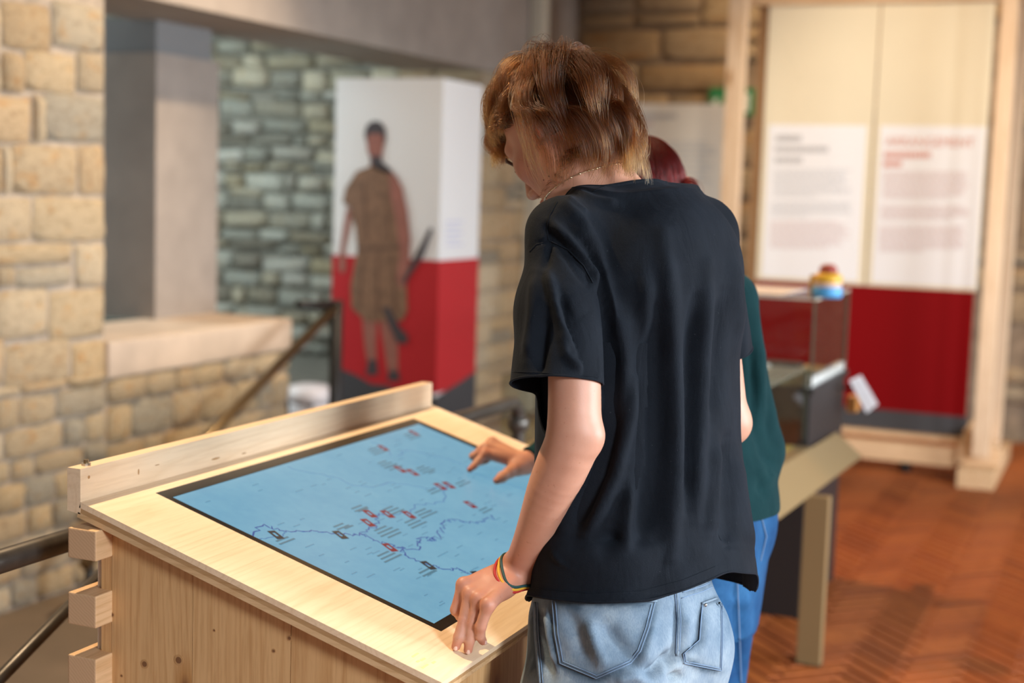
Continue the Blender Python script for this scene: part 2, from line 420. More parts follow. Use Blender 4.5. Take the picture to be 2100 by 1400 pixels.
random_courses(wl, mw, 3.74, YE, -0.14, ztop, 0.09, 0.17, 0.12, 0.34, '+x', XA)
random_courses(wl, mw, 2.25, 3.845, -0.14, 2.31, 0.12, 0.24, 0.16, 0.40, '+x', XA, pad=2000)
random_courses(par, mw, YE, YEND, -0.14, SILL_B, 0.09, 0.17, 0.12, 0.36, '+x', XA)
# sill slabs, column and lintel
sill_mat = plain('sandstone_sill', (0.60, 0.47, 0.36), 0.7, ns=0.16, nscale=5)
sill = MB().box((XA-0.55, YE-0.01, SILL_B), (XA+0.005, YEND, SILL_T), 0.012).build('trim_1', sill_mat); sill['kind'] = 'structure'; sill['label'] = 'pale sandstone sill slab on the low stone parapet'
cc = onz(318, 655, SILL_T); c2 = onz(432, 640, SILL_T)
cx, cy, cy2 = float(cc[0]), float(cc[1]), float(c2[1])
BEAM_B = 2.345
col = struct_box('column', (cx-0.5, cy, SILL_T), (cx, cy2, BEAM_B-0.16), M['concrete'])
cap = MB().box((cx-0.48, cy+0.03, BEAM_B-0.16), (cx-0.025, cy2-0.03, BEAM_B+0.01)).build('column_cap', plain('capital_grey', (0.22, 0.22, 0.22), 0.8), col)
beam_end = float(onx(1085, 60, XA)[1])
beam = struct_box('beam', (XA-0.62, 2.2, BEAM_B), (XA, beam_end, 3.6), M['concrete'])
trim = struct_box('trim_2', (XA+0.0, beam_end+0.02, 0), (XA+0.09, beam_end+0.14, 4.2), plain('pale_post', (0.62, 0.58, 0.47), 0.6))
# pier that carries the beam at the back
YP0 = float(onx(985, 300, XA)[1])
pier = struct_box('wall_pier', (XA-0.6, YP0, -0.2), (XA-0.035, YB, BEAM_B), M['mortar'])
random_courses(pier, mw, YP0, YB, 0, BEAM_B, 0.14, 0.22, 0.2, 0.5, '+x', XA)
random_courses(pier, mw, XA-0.6, XA, 0, BEAM_B, 0.14, 0.22, 0.2, 0.4, '-y', YP0-0.035)
pu = struct_box('wall_pier_upper', (XA-0.6, beam_end, BEAM_B), (XA-0.02, YB, 4.2), M['concrete'])
# rubble wall seen through the opening
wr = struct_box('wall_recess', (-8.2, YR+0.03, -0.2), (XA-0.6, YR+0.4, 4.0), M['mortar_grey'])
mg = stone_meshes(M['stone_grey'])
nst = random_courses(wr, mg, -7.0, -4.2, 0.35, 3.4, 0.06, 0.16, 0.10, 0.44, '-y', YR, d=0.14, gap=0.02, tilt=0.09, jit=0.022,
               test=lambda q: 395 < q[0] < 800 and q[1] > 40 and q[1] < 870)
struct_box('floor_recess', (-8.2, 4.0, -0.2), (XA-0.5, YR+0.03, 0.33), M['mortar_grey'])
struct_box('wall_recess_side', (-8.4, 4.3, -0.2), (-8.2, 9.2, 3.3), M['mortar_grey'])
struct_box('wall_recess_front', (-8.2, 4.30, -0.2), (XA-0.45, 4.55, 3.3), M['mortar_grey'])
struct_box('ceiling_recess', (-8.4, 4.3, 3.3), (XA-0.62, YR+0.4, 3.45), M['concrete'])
# back wall
wb = struct_box('wall_back', (XA-0.6, YB+0.03, -0.25), (2.6, YB+0.4, 4.4), M['mortar_brown'])
mbk = stone_meshes(M['stone_brown'])
def tb(q): return (1080 < q[0] < 1600 and q[1] < 620) or (q[0] > 2040 and q[1] < 990) or (1080 < q[0] < 1560 and q[1] < 300)
nst2 = random_courses(wb, mbk, XA, 2.0, 0.0, 3.6, 0.22, 0.30, 0.35, 0.95, '-y', YB, d=0.07, gap=0.03, test=tb)

# ------------------------------------------------------------------ railings
pipe_x = -1.727
g = thing('guard_rail', 'black iron pipe guard rail behind the wooden map table, bent down into a post', 'railing', (pipe_x, 4.0, 0))
e = onx(1060, 812, pipe_x); PZ = 0.925
MB().tube([(pipe_x, 0.6, PZ-0.005), (pipe_x, 2.5, PZ), (pipe_x, e[1]-0.06, PZ), (pipe_x, e[1]-0.02, PZ-0.004), (pipe_x, e[1]+0.012, PZ-0.03), (pipe_x, e[1]+0.02, PZ-0.07), (pipe_x, e[1]+0.02, 0.4), (pipe_x, e[1]+0.02, 0)], 0.021, 14).build('pipe', M['iron'], g, True)
MB().lathe((pipe_x, e[1]+0.02, PZ-0.075), [(0.03, -0.02), (0.034, -0.012), (0.034, 0.012), (0.03, 0.02)]).build('collar', M['iron'], g, True)
MB().lathe((pipe_x, e[1]+0.02, -0.012), [(0.055, 0), (0.055, 0.012), (0.03, 0.018)]).build('foot_plate', M['iron'], g, True)
MB().tube([(pipe_x, 0.62, PZ-0.02), (pipe_x, 0.62, -0.01)], 0.02, 12).build('post', M['iron'], g, True)
h = thing('stair_handrail', 'bronze-toned sloping handrail rising to a dark post beside the stone parapet', 'railing', (-3.7, 6.25, 0))
a = onx(688, 628, -3.7); c = onx(430, 893, -3.7); dirv = (c-a)/np.linalg.norm(c-a)
MB().tube([a+(0, 0, 0.0), a+dirv*1.2, a+dirv*2.1], 0.025, 14).build('rail', M['bronze'], h, True)
MB().tube([(-3.7, a[1]+0.012, a[2]+0.03), (-3.7, a[1]+0.012, 0.2), (-3.7, a[1]+0.012, -0.145)], 0.033, 12).build('post', M['iron_dark'], h, True)
c = onx(612, 628, -3.7)
MB().tube([(-3.7, c[1], c[2]+0.01), (-3.7, (c[1]+a[1])/2, a[2]+0.015), (-3.7, a[1]+0.02, a[2]+0.012)], 0.022, 10).build('bracket_arm', M['iron_dark'], h, True)
MB().tube([a+dirv*2.06, np.array([-3.7, (a+dirv*2.06)[1], -0.145])], 0.02, 10).build('post', M['iron'], h, True)
h = thing('lower_handrail', 'dark sloping handrail low at the bottom left behind the beam ends', 'railing', (-1.9, 2.2, 0))
a = onx(200, 1185, -1.9); c = onx(0, 1390, -1.9); dirv = (c-a)/np.linalg.norm(c-a)
MB().tube([a-dirv*0.35, c+dirv*0.5], 0.013, 10).build('rail', M['iron'], h, True)
p = a-dirv*0.33; MB().tube([p, (p[0], p[1], -0.145)], 0.013, 10).build('post', M['iron'], h, True)
p = c+dirv*0.48; MB().tube([p, (p[0], p[1], -0.145)], 0.013, 10).build('post', M['iron'], h, True)

# white rounded bin behind the handrail post
w = thing('white_stool', 'white rounded plastic stool or bin standing behind the dark handrail post', 'stool', (-3.55, 6.9, 0))
ca = at(587, 800, 7.9); cb = at(692, 830, 7.9); r = 0.16; cx0 = (ca+cb)/2
w.location = (cx0[0]-0.005, cx0[1], -0.012)
zt = at(640, 790, 7.9)[2]+0.02
q = np.array(w.location)
prof = [(0.10, 0.0), (0.11, 0.02), (0.122, zt-0.12), (0.118, zt-0.10)]
MB().lathe(q, prof, 28).build('body', M['white_plastic'], w, True)
MB().lathe(q+(0, 0, zt-0.095), [(0.126, 0.0), (0.139, 0.012), (0.142, 0.045), (0.130, 0.078), (0.085, 0.090), (0.0, 0.092)], 28).build('lid', M['white_plastic'], w, True)
s = ray(612, 822); s = s/np.linalg.norm(s)
MB().lathe(q-(s[0]*0.126, s[1]*0.126, 0)+(0, 0, zt-0.115), [(0.014, 0), (0.018, 0.006), (0.014, 0.014)], 12).build('latch', M['iron'], w, True)

# ------------------------------------------------------------------ printed square column (banner)
yb = float(at(900, 534, 7.6)[1]); xb = float(at(900, 534, 7.6)[0])
xl = float(ony(683, 520, yb)[0]); yr = float(onx(980, 540, xb)[1])
zt = float(ony(900, 160, yb)[2]); zr = float(ony(895, 534, yb)[2]); zk = float(ony(790, 778, yb)[2])
bn = thing('display_column', 'square white and red display column printed with a figure in a brown tunic', 'display', ((xl+xb)/2, (yb+yr)/2, 0))
boxo('column_body', (xl, yb, -0.012), (xb, yr, zt), M['white_board'], bn, 0.004)
e_ = 0.003
boxo('red_band', (xl-e_, yb-e_, zk-0.05), (xb+e_, yr+e_, zr), M['red_print'], bn)
# dark ground strip with uneven top edge
tops = [(0.0, 0.02), (0.12, 0.035), (0.25, 0.01), (0.4, -0.03), (0.55, -0.03), (0.7, -0.06), (0.85, -0.07), (1.0, -0.07)]
poly = [(xl-e_*2, yb-e_*2, 0.0)]+[(xb+e_*2, yb-e_*2, 0.0)]+[(xl+(xb-xl)*t, yb-e_*2, zk+dz) for t, dz in tops[::-1]]
MB().prism(poly, (0, 0.002, 0)).build('ground_band', M['char'], bn)
poly = [(xb+e_*2, yb-e_*2, 0.0), (xb+e_*2, yr+e_*2, 0.0), (xb+e_*2, yr+e_*2, zk+0.02), (xb+e_*2, yb+0.3, zk-0.02), (xb+e_*2, yb-e_*2, zk-0.07)]
MB().prism(poly, (-0.002, 0, 0)).build('ground_band', M['char'], bn)
def flat(name, pxs, mat, parent, layer=1, y=None):
    yy = (yb if y is None else y)-0.004-0.0015*layer
    P = [ony(x, y_, yy) for x, y_ in pxs]
    return MB().prism(P, (0, 0.001, 0)).build(name, mat, parent)
tun = plain('printed_tunic', (0.21, 0.115, 0.065), 0.6, ns=0.25, nscale=30); tun2 = plain('printed_tunic_fold', (0.14, 0.075, 0.045), 0.6)
psk = plain('printed_skin', (0.30, 0.115, 0.085), 0.6, ns=0.15, nscale=20); pdk = plain('printed_dark', (0.055, 0.045, 0.05), 0.6)
Z2 = lambda L: [(600+x/1.75, 100+y/1.75) for x, y in L]
flat('printed_hair', Z2([(262, 330), (258, 300), (268, 272), (290, 258), (315, 262), (332, 285), (335, 320), (330, 345), (270, 345)]), pdk, bn, 1)
flat('printed_face', Z2([(266, 320), (275, 305), (318, 305), (328, 325), (325, 365), (318, 395), (318, 420), (278, 420), (278, 390), (268, 365)]), psk, bn, 2)
flat('printed_beard', Z2([(280, 385), (318, 385), (322, 408), (345, 425), (372, 458), (340, 450), (285, 425)]), pdk, bn, 3)
flat('printed_arm', Z2([(196, 560), (212, 600), (200, 660), (186, 720), (190, 790), (178, 808), (166, 790), (168, 735), (182, 640)]), psk, bn, 2)
flat('printed_arm', Z2([(345, 440), (372, 455), (395, 500), (412, 580), (424, 680), (420, 760), (410, 850), (385, 862), (372, 820), (385, 740), (372, 620), (350, 520)]), psk, bn, 4)
flat('printed_leg', Z2([(248, 960), (302, 970), (300, 1060), (302, 1140), (270, 1140), (258, 1060)]), psk, bn, 1)
flat('printed_leg', Z2([(312, 980), (372, 970), (378, 1080), (378, 1180), (345, 1180), (330, 1080)]), psk, bn, 1)
flat('printed_boot', Z2([(272, 1115), (302, 1115), (306, 1170), (262, 1172)]), pdk, bn, 2)
flat('printed_boot', Z2([(344, 1155), (380, 1155), (386, 1192), (340, 1192)]), pdk, bn, 2)
flat('printed_tunic', Z2([(285, 418), (345, 440), (372, 500), (388, 610), (385, 720), (408, 820), (412, 940), (395, 975), (330, 978), (265, 978), (212, 930), (208, 850), (232, 720), (225, 640), (205, 570), (180, 550), (190, 500), (230, 440)]), tun, bn, 3)
for L in ([(250, 740), (258, 745), (240, 930), (232, 925)], [(300, 735), (308, 735), (312, 960), (300, 960)], [(350, 735), (358, 735), (378, 950), (366, 955)], [(250, 480), (258, 482), (272, 690), (264, 690)], [(330, 520), (337, 520), (352, 690), (344, 690)], [(232, 712), (385, 706), (386, 720), (231, 727)]):
    flat('printed_fold', Z2(L), tun2, bn, 4)
flat('printed_club', Z2([(492, 640), (503, 650), (468, 745), (420, 815), (402, 850), (395, 830), (440, 740)]), pdk, bn, 5)
flat('printed_axe', Z2([(322, 930), (345, 925), (385, 1000), (414, 1030), (410, 1058), (375, 1055), (350, 1000)]), pdk, bn, 5)
gl = MB()
for i, (x, y) in enumerate([(925, 455), (925, 467), (925, 479), (925, 491), (925, 503)]):
    a = onx(x-10, y, xb+0.004); c = onx(x+25-(i % 2)*8, y, xb+0.004)
    gl.box((xb+0.003, a[1], a[2]-0.006), (xb+0.005, c[1], a[2]+0.006))
tag(gl.build('small_print', plain('lilac_print', (0.62, 0.62, 0.74), 0.6), bn), kind='stuff')

# ------------------------------------------------------------------ text board behind the frame
yt = 9.4
bd = thing('text_board', 'white information board with a dark heading behind the left wooden post', 'sign', (-2.8, yt, 0))
a = ony(1262, 212, yt); c = ony(1489, 212, yt)
boxo('board', (a[0], yt, 0.5), (c[0], yt+0.03, a[2]), plain('board_white', (0.78, 0.73, 0.67), 0.6), bd, 0.003)
for px in (1275, 1470):
    x = ony(px, 300, yt)[0]; boxo('leg', (x-0.02, yt+0.03, -0.012), (x+0.02, yt+0.07, 1.6), M['pine_z'], bd)
def greek(name, x0, y0, x1, lines, dy, hgt, mat, parent, y, ragged=0.12, words=True, seed=1):
    """rows of small word blocks: print too small to read"""
    r = random.Random(seed); mb = MB(); yy = y-0.003
    for i in range(lines):
        xe = x1-(r.random()*ragged*(x1-x0)) if i < lines-1 else x0+(x1-x0)*r.uniform(0.4, 0.8)
        x = x0
        while x < xe:
            w = (r.uniform(0.03, 0.10) if words else r.uniform(0.03, 0.05))*(x1-x0)
            A = ony(x, y0+i*dy, yy); B = ony(min(x+w, xe), y0+i*dy+hgt, yy)
            mb.box((A[0], yy, B[2]), (B[0], yy+0.0015, A[2])); x += w+0.018*(x1-x0)
    return tag(mb.build(name, mat, parent), kind='stuff')
greek('heading', 1300, 233, 1478, 1, 14, 9, M['ink'], bd, yt, 0.0, False, 3)
greek('subheading', 1300, 250, 1374, 1, 14, 7, M['ink_pale_red'], bd, yt, 0.0, True, 4)
greek('body_text', 1310, 290, 1470, 9, 11, 4, M['ink_pale'], bd, yt, 0.2, True, 5)

# exit sign on the back wall
ex = thing('exit_sign', 'green emergency exit sign on the brown stone wall behind the left wooden post', 'sign', (-2.6, YB-0.06, 2.3))
a = ony(1456, 181, YB-0.06); c = ony(1546, 238, YB-0.06)
boxo('panel', (a[0], YB-0.075, c[2]), (c[0], YB-0.03, a[2]), M['exit_green'], ex, 0.004)
wm = plain('exit_white', (0.75, 0.8, 0.75), 0.5)
def exq(u0, v0, u1, v1, slant=0.0):
    X0 = a[0]+(c[0]-a[0])*u0; X1 = a[0]+(c[0]-a[0])*u1; Z0 = a[2]+(c[2]-a[2])*v0; Z1 = a[2]+(c[2]-a[2])*v1
    s = slant*(c[0]-a[0]); return [(X0, YB-0.078, Z0), (X1, YB-0.078, Z0), (X1+s, YB-0.078, Z1), (X0+s, YB-0.078, Z1)]
MB().prism(exq(0.72, 0.18, 0.9, 0.85), (0, 0.003, 0)).build('door_mark', wm, ex)
mb = MB()
for qd in (exq(0.42, 0.12, 0.48, 0.24), exq(0.38, 0.28, 0.5, 0.58, -0.04), exq(0.34, 0.56, 0.42, 0.86, -0.10), exq(0.42, 0.56, 0.5, 0.86, 0.06), exq(0.5, 0.32, 0.6, 0.4)):
    mb.prism(qd, (0, 0.003, 0))
mb.build('running_figure', wm, ex)
MB().prism([(a[0]+(c[0]-a[0])*0.08, YB-0.078, (a[2]+c[2])/2), (a[0]+(c[0]-a[0])*0.2, YB-0.078, a[2]*0.7+c[2]*0.3), (a[0]+(c[0]-a[0])*0.2, YB-0.078, a[2]*0.3+c[2]*0.7)], (0, 0.003, 0)).build('arrow', wm, ex)

# ------------------------------------------------------------------ wooden frame with fabric panels
yP = 8.6
P = lambda px, py: ony(px, py, yP)
fx0 = float(P(1560, 400)[0]); fx1 = float(P(1985, 855)[0]); zT = float(P(1800, 6)[2]); zB = float(P(1985, 897)[2]); zR = float(P(1990, 597)[2]); zC = float(P(1982, 855)[2])
fx0 = float(P(1582, 5)[0])-0.01
fr = thing('exhibition_frame', 'tall pale timber exhibition frame holding two cream fabric panels', 'frame', ((fx0+fx1)/2, yP, 0))
mid = float(P(1790, 300)[0])
boxo('fabric_panel', (fx0, yP, zR), (mid-0.006, yP+0.012, zT), M['cream'], fr)
boxo('fabric_panel', (mid+0.006, yP, zR), (fx1, yP+0.012, zT), M['cream'], fr)
boxo('red_panel', (fx0, yP, zC), (fx1-0.01, yP+0.012, zR-0.002), M['red_dark'], fr)
boxo('base_panel', (fx0, yP, zB), (fx1, yP+0.012, zC), M['char'], fr)
for (tl, tr, bl_) in (((1577, 255), (1778, 257), (1553, 568)), ((1806, 257), (2022, 262), (1780, 580))):
    A = ony(*tl, yP-0.002); B = ony(*tr, yP-0.002); zb = ony(*bl_, yP-0.002)[2]
    boxo('text_sheet', (A[0], yP-0.003, zR+0.02), (B[0], yP, A[2]), M['sheet'], fr)
YS = yP-0.004
greek('heading', 1592, 277, 1682, 1, 24, 13, M['ink'], fr, YS, 0, False, 11)
greek('heading', 1590, 300, 1720, 2, 22, 12, M['ink'], fr, YS, 0.35, False, 12)
greek('body_text', 1588, 347, 1752, 9, 6.6, 3.2, M['ink_pale'], fr, YS, 0.14, True, 13)
greek('body_text', 1584, 414, 1748, 5, 6.4, 3.2, M['ink_pale'], fr, YS, 0.1, True, 14)
greek('body_text', 1580, 454, 1744, 9, 6.4, 3.0, M['ink_pale_red'], fr, YS, 0.15, True, 15)
greek('heading', 1814, 311, 1968, 1, 22, 13, M['ink_red'], fr, YS, 0.3, False, 17)
greek('heading', 1812, 330, 1890, 1, 22, 12, M['ink_red'], fr, YS, 0, False, 18)
greek('body_text', 1812, 352, 1990, 9, 6.4, 3.2, M['ink_pale_red'], fr, YS, 0.08, True, 19)
greek('body_text', 1808, 422, 1988, 5, 6.0, 3.2, M['ink_pale_red'], fr, YS, 0.08, True, 20)
greek('body_text', 1804, 464, 1982, 9, 6.0, 3.2, M['ink_pale_red'], fr, YS, 0.08, True, 21)
fc = bpy.data.curves.new('heading', 'FONT'); fc.body = 'ARRANGEMENT'; fc.size = 0.078; fc.extrude = 0.001
fo = link(bpy.data.objects.new('heading_line', fc), fr); A = ony(1816, 299, YS-0.002)
fo.location = Vector(A)-fr.location; fo.rotation_euler = (math.pi/2, 0, 0); fc.materials.append(M['ink_red'])
bpy.context.view_layer.update()
wd = fo.dimensions.x; tw = ony(1998, 299, YS-0.002)[0]-A[0]
hm_ = bpy.data.meshes.new_from_object(fo.evaluated_get(bpy.context.evaluated_depsgraph_get()))
ho = link(bpy.data.objects.new('heading', hm_), fr); ho.location = fo.location; ho.rotation_euler = fo.rotation_euler; ho.scale = (tw/max(wd, 1e-3), 1, 1)
bpy.data.objects.remove(fo, do_unlink=True); bpy.data.curves.remove(fc)
# timber: posts in front and behind, beams and the stacked cross feet
def post(px0, px1, py, y, dy, zlo, zhi, mat=None):
    A = ony(px0, py, y)[0]; B = ony(px1, py, y)[0]
    return boxo('post', (A, y, zlo), (B, y+dy, zhi), mat or M['pine_z'], fr, 0.004)
yF = 8.33
post(2021, 2056, 500, yF, 0.09, 0.16, 3.1)
post(2036, 2072, 600, yP+0.14, 0.09, 0.10, 3.1)
post(1491, 1526, 100, yF, 0.09, 0.16, 3.1)
post(1553, 1577, 100, yP+0.02, 0.11, 0.10, 3.1, wood('shaded_post', (0.36, 0.20, 0.09), (0.26, 0.14, 0.06), 'Z', 0.6))  # post in shadow: the shade is put into a darker wood colour
xl_ = float(ony(1491, 100, yF)[0]); xr_ = float(ony(2056, 500, yF)[0])
boxo('top_beam', (xl_, yP-0.03, zT), (xr_+0.02, yP+0.07, zT+0.12), M['pine_x'], fr, 0.004)
boxo('lower_beam', (xl_+0.06, yP-0.05, 0.19), (xr_+0.03, yP+0.05, zB-0.005), M['pine_x'], fr, 0.004)
boxo('lower_beam', (xl_+0.06, yP-0.13, 0.06), (xr_+0.03, yP-0.055, 0.17), M['pine_x'], fr, 0.004)
for xx in (xl_+0.03, xr_-0.05):
    boxo('foot_beam', (xx-0.10, yF-0.12, -0.012), (xx+0.10, yP+0.75, 0.10), M['pine_y'], fr, 0.004)
    boxo('foot_beam', (xx-0.13, yF+0.10, 0.10), (xx+0.12, yF+0.20, 0.20), M['pine_x'], fr, 0.004)
    boxo('foot_beam', (xx-0.10, yF+0.10, 0.20), (xx+0.0, yP+0.5, 0.29), M['pine_y'], fr, 0.004)
x = float(ony(1860, 965, yP)[0]); MB().lathe((x, yP-0.09, -0.012), [(0.035, 0), (0.035, 0.072)], 12).build('foot_pad', M['black'], fr)

# ------------------------------------------------------------------ show case
xs, ys, ye = -1.064, 5.25, 5.93
zc = 0.885; zg = 1.205; xw = -2.05
sc_ = thing('glass_showcase', 'dark plinth show case with a glass hood beside the red fabric panel', 'show case', ((xs+xw)/2, (ys+ye)/2, 0))
boxo('plinth', (xw, ys, -0.012), (xs, ye, zc-0.03), M['plinth'], sc_, 0.003)
boxo('cap_plate', (xw-0.01, ys-0.012, zc-0.03), (xs+0.012, ye+0.012, zc-0.004), M['plinth'], sc_, 0.003)
boxo('display_floor', (xw+0.03, ys+0.03, zc-0.004), (xs-0.03, ye-0.03, zc+0.006), plain('display_cloth', (0.50, 0.40, 0.20), 0.7), sc_)
boxo('edge_strip', (xs-0.028, ys+0.01, zc-0.004), (xs-0.004, ye-0.01, zc+0.03), M['white_board'], sc_)
gm, nt, b = new_mat('glass', 0.02, (0.93, 0.96, 0.95)); b.inputs['Transmission Weight'].default_value = 1.0; b.inputs['IOR'].default_value = 1.05; b.inputs['Alpha'].default_value = 1.0
gm2 = bpy.data.materials.new('show_glass'); gm2.use_nodes = True; nt = gm2.node_tree; nt.nodes.clear()
out = N(nt, 'ShaderNodeOutputMaterial'); tr = N(nt, 'ShaderNodeBsdfTransparent'); tr.inputs[0].default_value = (0.92, 0.93, 0.91, 1)
gl_ = N(nt, 'ShaderNodeBsdfGlossy', Roughness=0.03); gl_.inputs[0].default_value = (0.6, 0.6, 0.6, 1); mx = N(nt, 'ShaderNodeMixShader')
lw_ = N(nt, 'ShaderNodeLayerWeight', Blend=0.5); pw = N(nt, 'ShaderNodeMath', operation='POWER'); nt.links.new(lw_.outputs['Facing'], pw.inputs[0]); pw.inputs[1].default_value = 4.0
ma = N(nt, 'ShaderNodeMath', operation='MULTIPLY_ADD'); nt.links.new(pw.outputs[0], ma.inputs[0]); ma.inputs[1].default_value = 0.45; ma.inputs[2].default_value = 0.03
nt.links.new(ma.outputs[0], mx.inputs[0]); nt.links.new(tr.outputs[0], mx.inputs[1]); nt.links.new(gl_.outputs[0], mx.inputs[2]); nt.links.new(mx.outputs[0], out.inputs[0])
M['glass'] = gm2
t = 0.008
for nm, lo, hi in (('glass_pane', (xw, ys, zc), (xs, ys+t, zg)), ('glass_pane', (xs-t, ys+t, zc), (xs, ye-t, zg)), ('glass_pane', (xw, ye-t, zc), (xs, ye, zg)), ('glass_pane', (xw, ys+t, zc), (xw+t, ye-t, zg)), ('glass_top', (xw, ys, zg), (xs, ye, zg+t))):
    boxo(nm, lo, hi, M['glass'], sc_)
ed = plain('glass_edge', (0.10, 0.11, 0.08), 0.2)
boxo('corner_seal', (xs-0.008, ys-0.001, zc), (xs+0.001, ys+0.006, zg), ed, sc_)
boxo('corner_seal', (xs-0.010, ye-0.010, zc), (xs+0.001, ye+0.001, zg), ed, sc_)
mb = MB(); mb.box((xw, ys-0.002, zg+0.001), (xs+0.001, ys+0.001, zg+t+0.001)); mb.box((xs-0.001, ys, zg+0.001), (xs+0.002, ye, zg+t+0.001)); mb.build('top_seal', plain('bright_edge', (0.55, 0.52, 0.42), 0.3), sc_)
tag(boxo('paper_sheet', (xw+0.1, ys+0.06, zg+t+0.0005), (xs-0.14, ye-0.16, zg+t+0.004), M['sheet']), 'white paper sheet lying on top of the glass hood beside the small container', 'paper')
# open documents inside
for (x0, y0, x1, y1, mat, nm) in ((-1.62, 5.42, -1.33, 5.72, M['sheet'], 'leaflet'), (-1.62, 5.74, -1.22, 5.86, M['char'], 'leaflet')):
    o = boxo(nm, (x0, y0, zc+0.0065), (x1, y1, zc+0.020), mat); 
    tag(o, 'white sheet lying inside the glass show case' if mat is M['sheet'] else 'dark flat tray lying at the back inside the glass show case', 'sheet' if mat is M['sheet'] else 'tray')
# label card
cdq = [at(*q, 5.72) for q in ((1742, 780), (1766, 769), (1801, 829), (1777, 847))]
cardm = plain('card_white', (0.80, 0.80, 0.82), 0.5)
n_ = np.cross(cdq[1]-cdq[0], cdq[3]-cdq[0]); n_ /= np.linalg.norm(n_)
ck = MB().prism(cdq, n_*0.004).build('label_card', cardm); 
ck2 = thing('label_holder', 'small white label card hanging tilted from the dark plinth corner', 'label', tuple(cdq[0]))
ck.parent = ck2; ck.location = -Vector(cdq[0]); ck.name = 'card'
mb = MB()
for i in range(9):
    f0 = (i+1)/10.0
    for (g0, g1) in ((0.15, 0.45), (0.5, 0.85 if i % 3 else 0.7)):
        A = cdq[0]+(cdq[1]-cdq[0])*g0+(cdq[3]-cdq[0])*f0-n_*0.002; B = cdq[0]+(cdq[1]-cdq[0])*g1+(cdq[3]-cdq[0])*f0-n_*0.002
        d_ = (cdq[3]-cdq[0])*0.03; mb.prism([A, B, B+d_, A+d_], n_*0.001)
tag(mb.build('small_print', M['ink_pale'], ck2), kind='stuff')
A = at(1745, 792, 5.75)
MB().tube([(xs+0.0135, A[1]+0.02, A[2]-0.01), (A[0], A[1]+0.02, A[2]-0.01), tuple(cdq[0]+(0.01, 0.01, -0.02))], 0.008, 8).build('bracket', M['iron'], ck2, True)
A = at(1752, 826, 5.9); boxo('wood_block', (xs+0.013, A[1]-0.05, A[2]-0.035), (xs+0.05, A[1]+0.05, A[2]+0.03), plain('orange_wood', (0.50, 0.22, 0.05), 0.5), ck2)

# little container on the glass
c = at(1697, 600, 5.62); c[2] = zg+t; c[1] = ys+0.13; c[0] = float(ony(1696, 602, ys+0.13)[0])
tk = thing('toy_container', 'small blue and yellow container with a dark red top standing on the glass hood', 'container', tuple(c))
bl = plain('toy_blue', (0.08, 0.36, 0.70), 0.4); ye_ = plain('toy_yellow', (0.75, 0.42, 0.03), 0.4); rd = plain('toy_red', (0.33, 0.05, 0.03), 0.5); pk = plain('toy_band', (0.75, 0.55, 0.45), 0.5)
MB().lathe(c, [(0.052, 0), (0.056, 0.004), (0.056, 0.036), (0.052, 0.040)], 24).build('base', bl, tk, True)
MB().lathe(c, [(0.053, 0.040), (0.054, 0.046), (0.053, 0.054), (0.050, 0.056)], 24).build('band', pk, tk, True)
MB().lathe(c, [(0.051, 0.056), (0.054, 0.062), (0.052, 0.082), (0.036, 0.092)], 24).build('shoulder', ye_, tk, True)
MB().lathe(c, [(0.030, 0.090), (0.034, 0.094), (0.033, 0.112), (0.018, 0.124), (0.0, 0.126)], 20).build('lid', rd, tk, True)
MB().box((c[0]-0.066, c[1]-0.012, c[2]), (c[0]-0.052, c[1]+0.012, c[2]+0.082), 0.004).build('handle', ye_, tk)

# low slanted reading desk in front of the plinth
xr, xk, y0, y1 = -0.94, -1.045, 4.26, 5.72
ztop = 0.675
dk = thing('reading_desk', 'low tan metal reading desk with a folded edge against the dark plinth', 'desk', (-1.4, 4.7, 0))
t = 0.006
ap = [(xr, y0, 0.602), (xr, y1, 0.562), (xk, y1, 0.650), (xk, y0, 0.690)]
MB().prism(ap, (-0.003, 0, -t)).build('apron', M['tan'], dk)
MB().prism([(xk, y0, 0.690), (xk, ys-0.014, 0.6635), (-1.95, ys-0.014, 0.6635), (-1.95, y0, 0.690)], (0, 0, -t)).build('desktop', M['tan'], dk)
MB().prism([(-1.9, y0+0.25, 0.6855), (xk-0.06, y0+0.25, 0.6855), (xk-0.06, ys-0.05, 0.6650), (-1.9, ys-0.05, 0.6650)], (0, 0, 0.002)).build('printed_sheet', M['yellow_print'], dk)
lg = onz(1656, 1364, 0.0); lw = 0.041
boxo('leg', (lg[0]-lw, lg[1], -0.012), (lg[0]+lw, lg[1]+0.05, 0.585), M['tan_dark'], dk, 0.003)
boxo('leg', (-1.92, 4.84, -0.012), (-1.84, 4.90, 0.665), M['tan_dark'], dk, 0.003)
boxo('foot_plate', (lg[0]-lw-0.003, lg[1]-0.004, -0.012), (lg[0]+lw+0.003, lg[1]+0.054, 0.004), M['black'], dk)

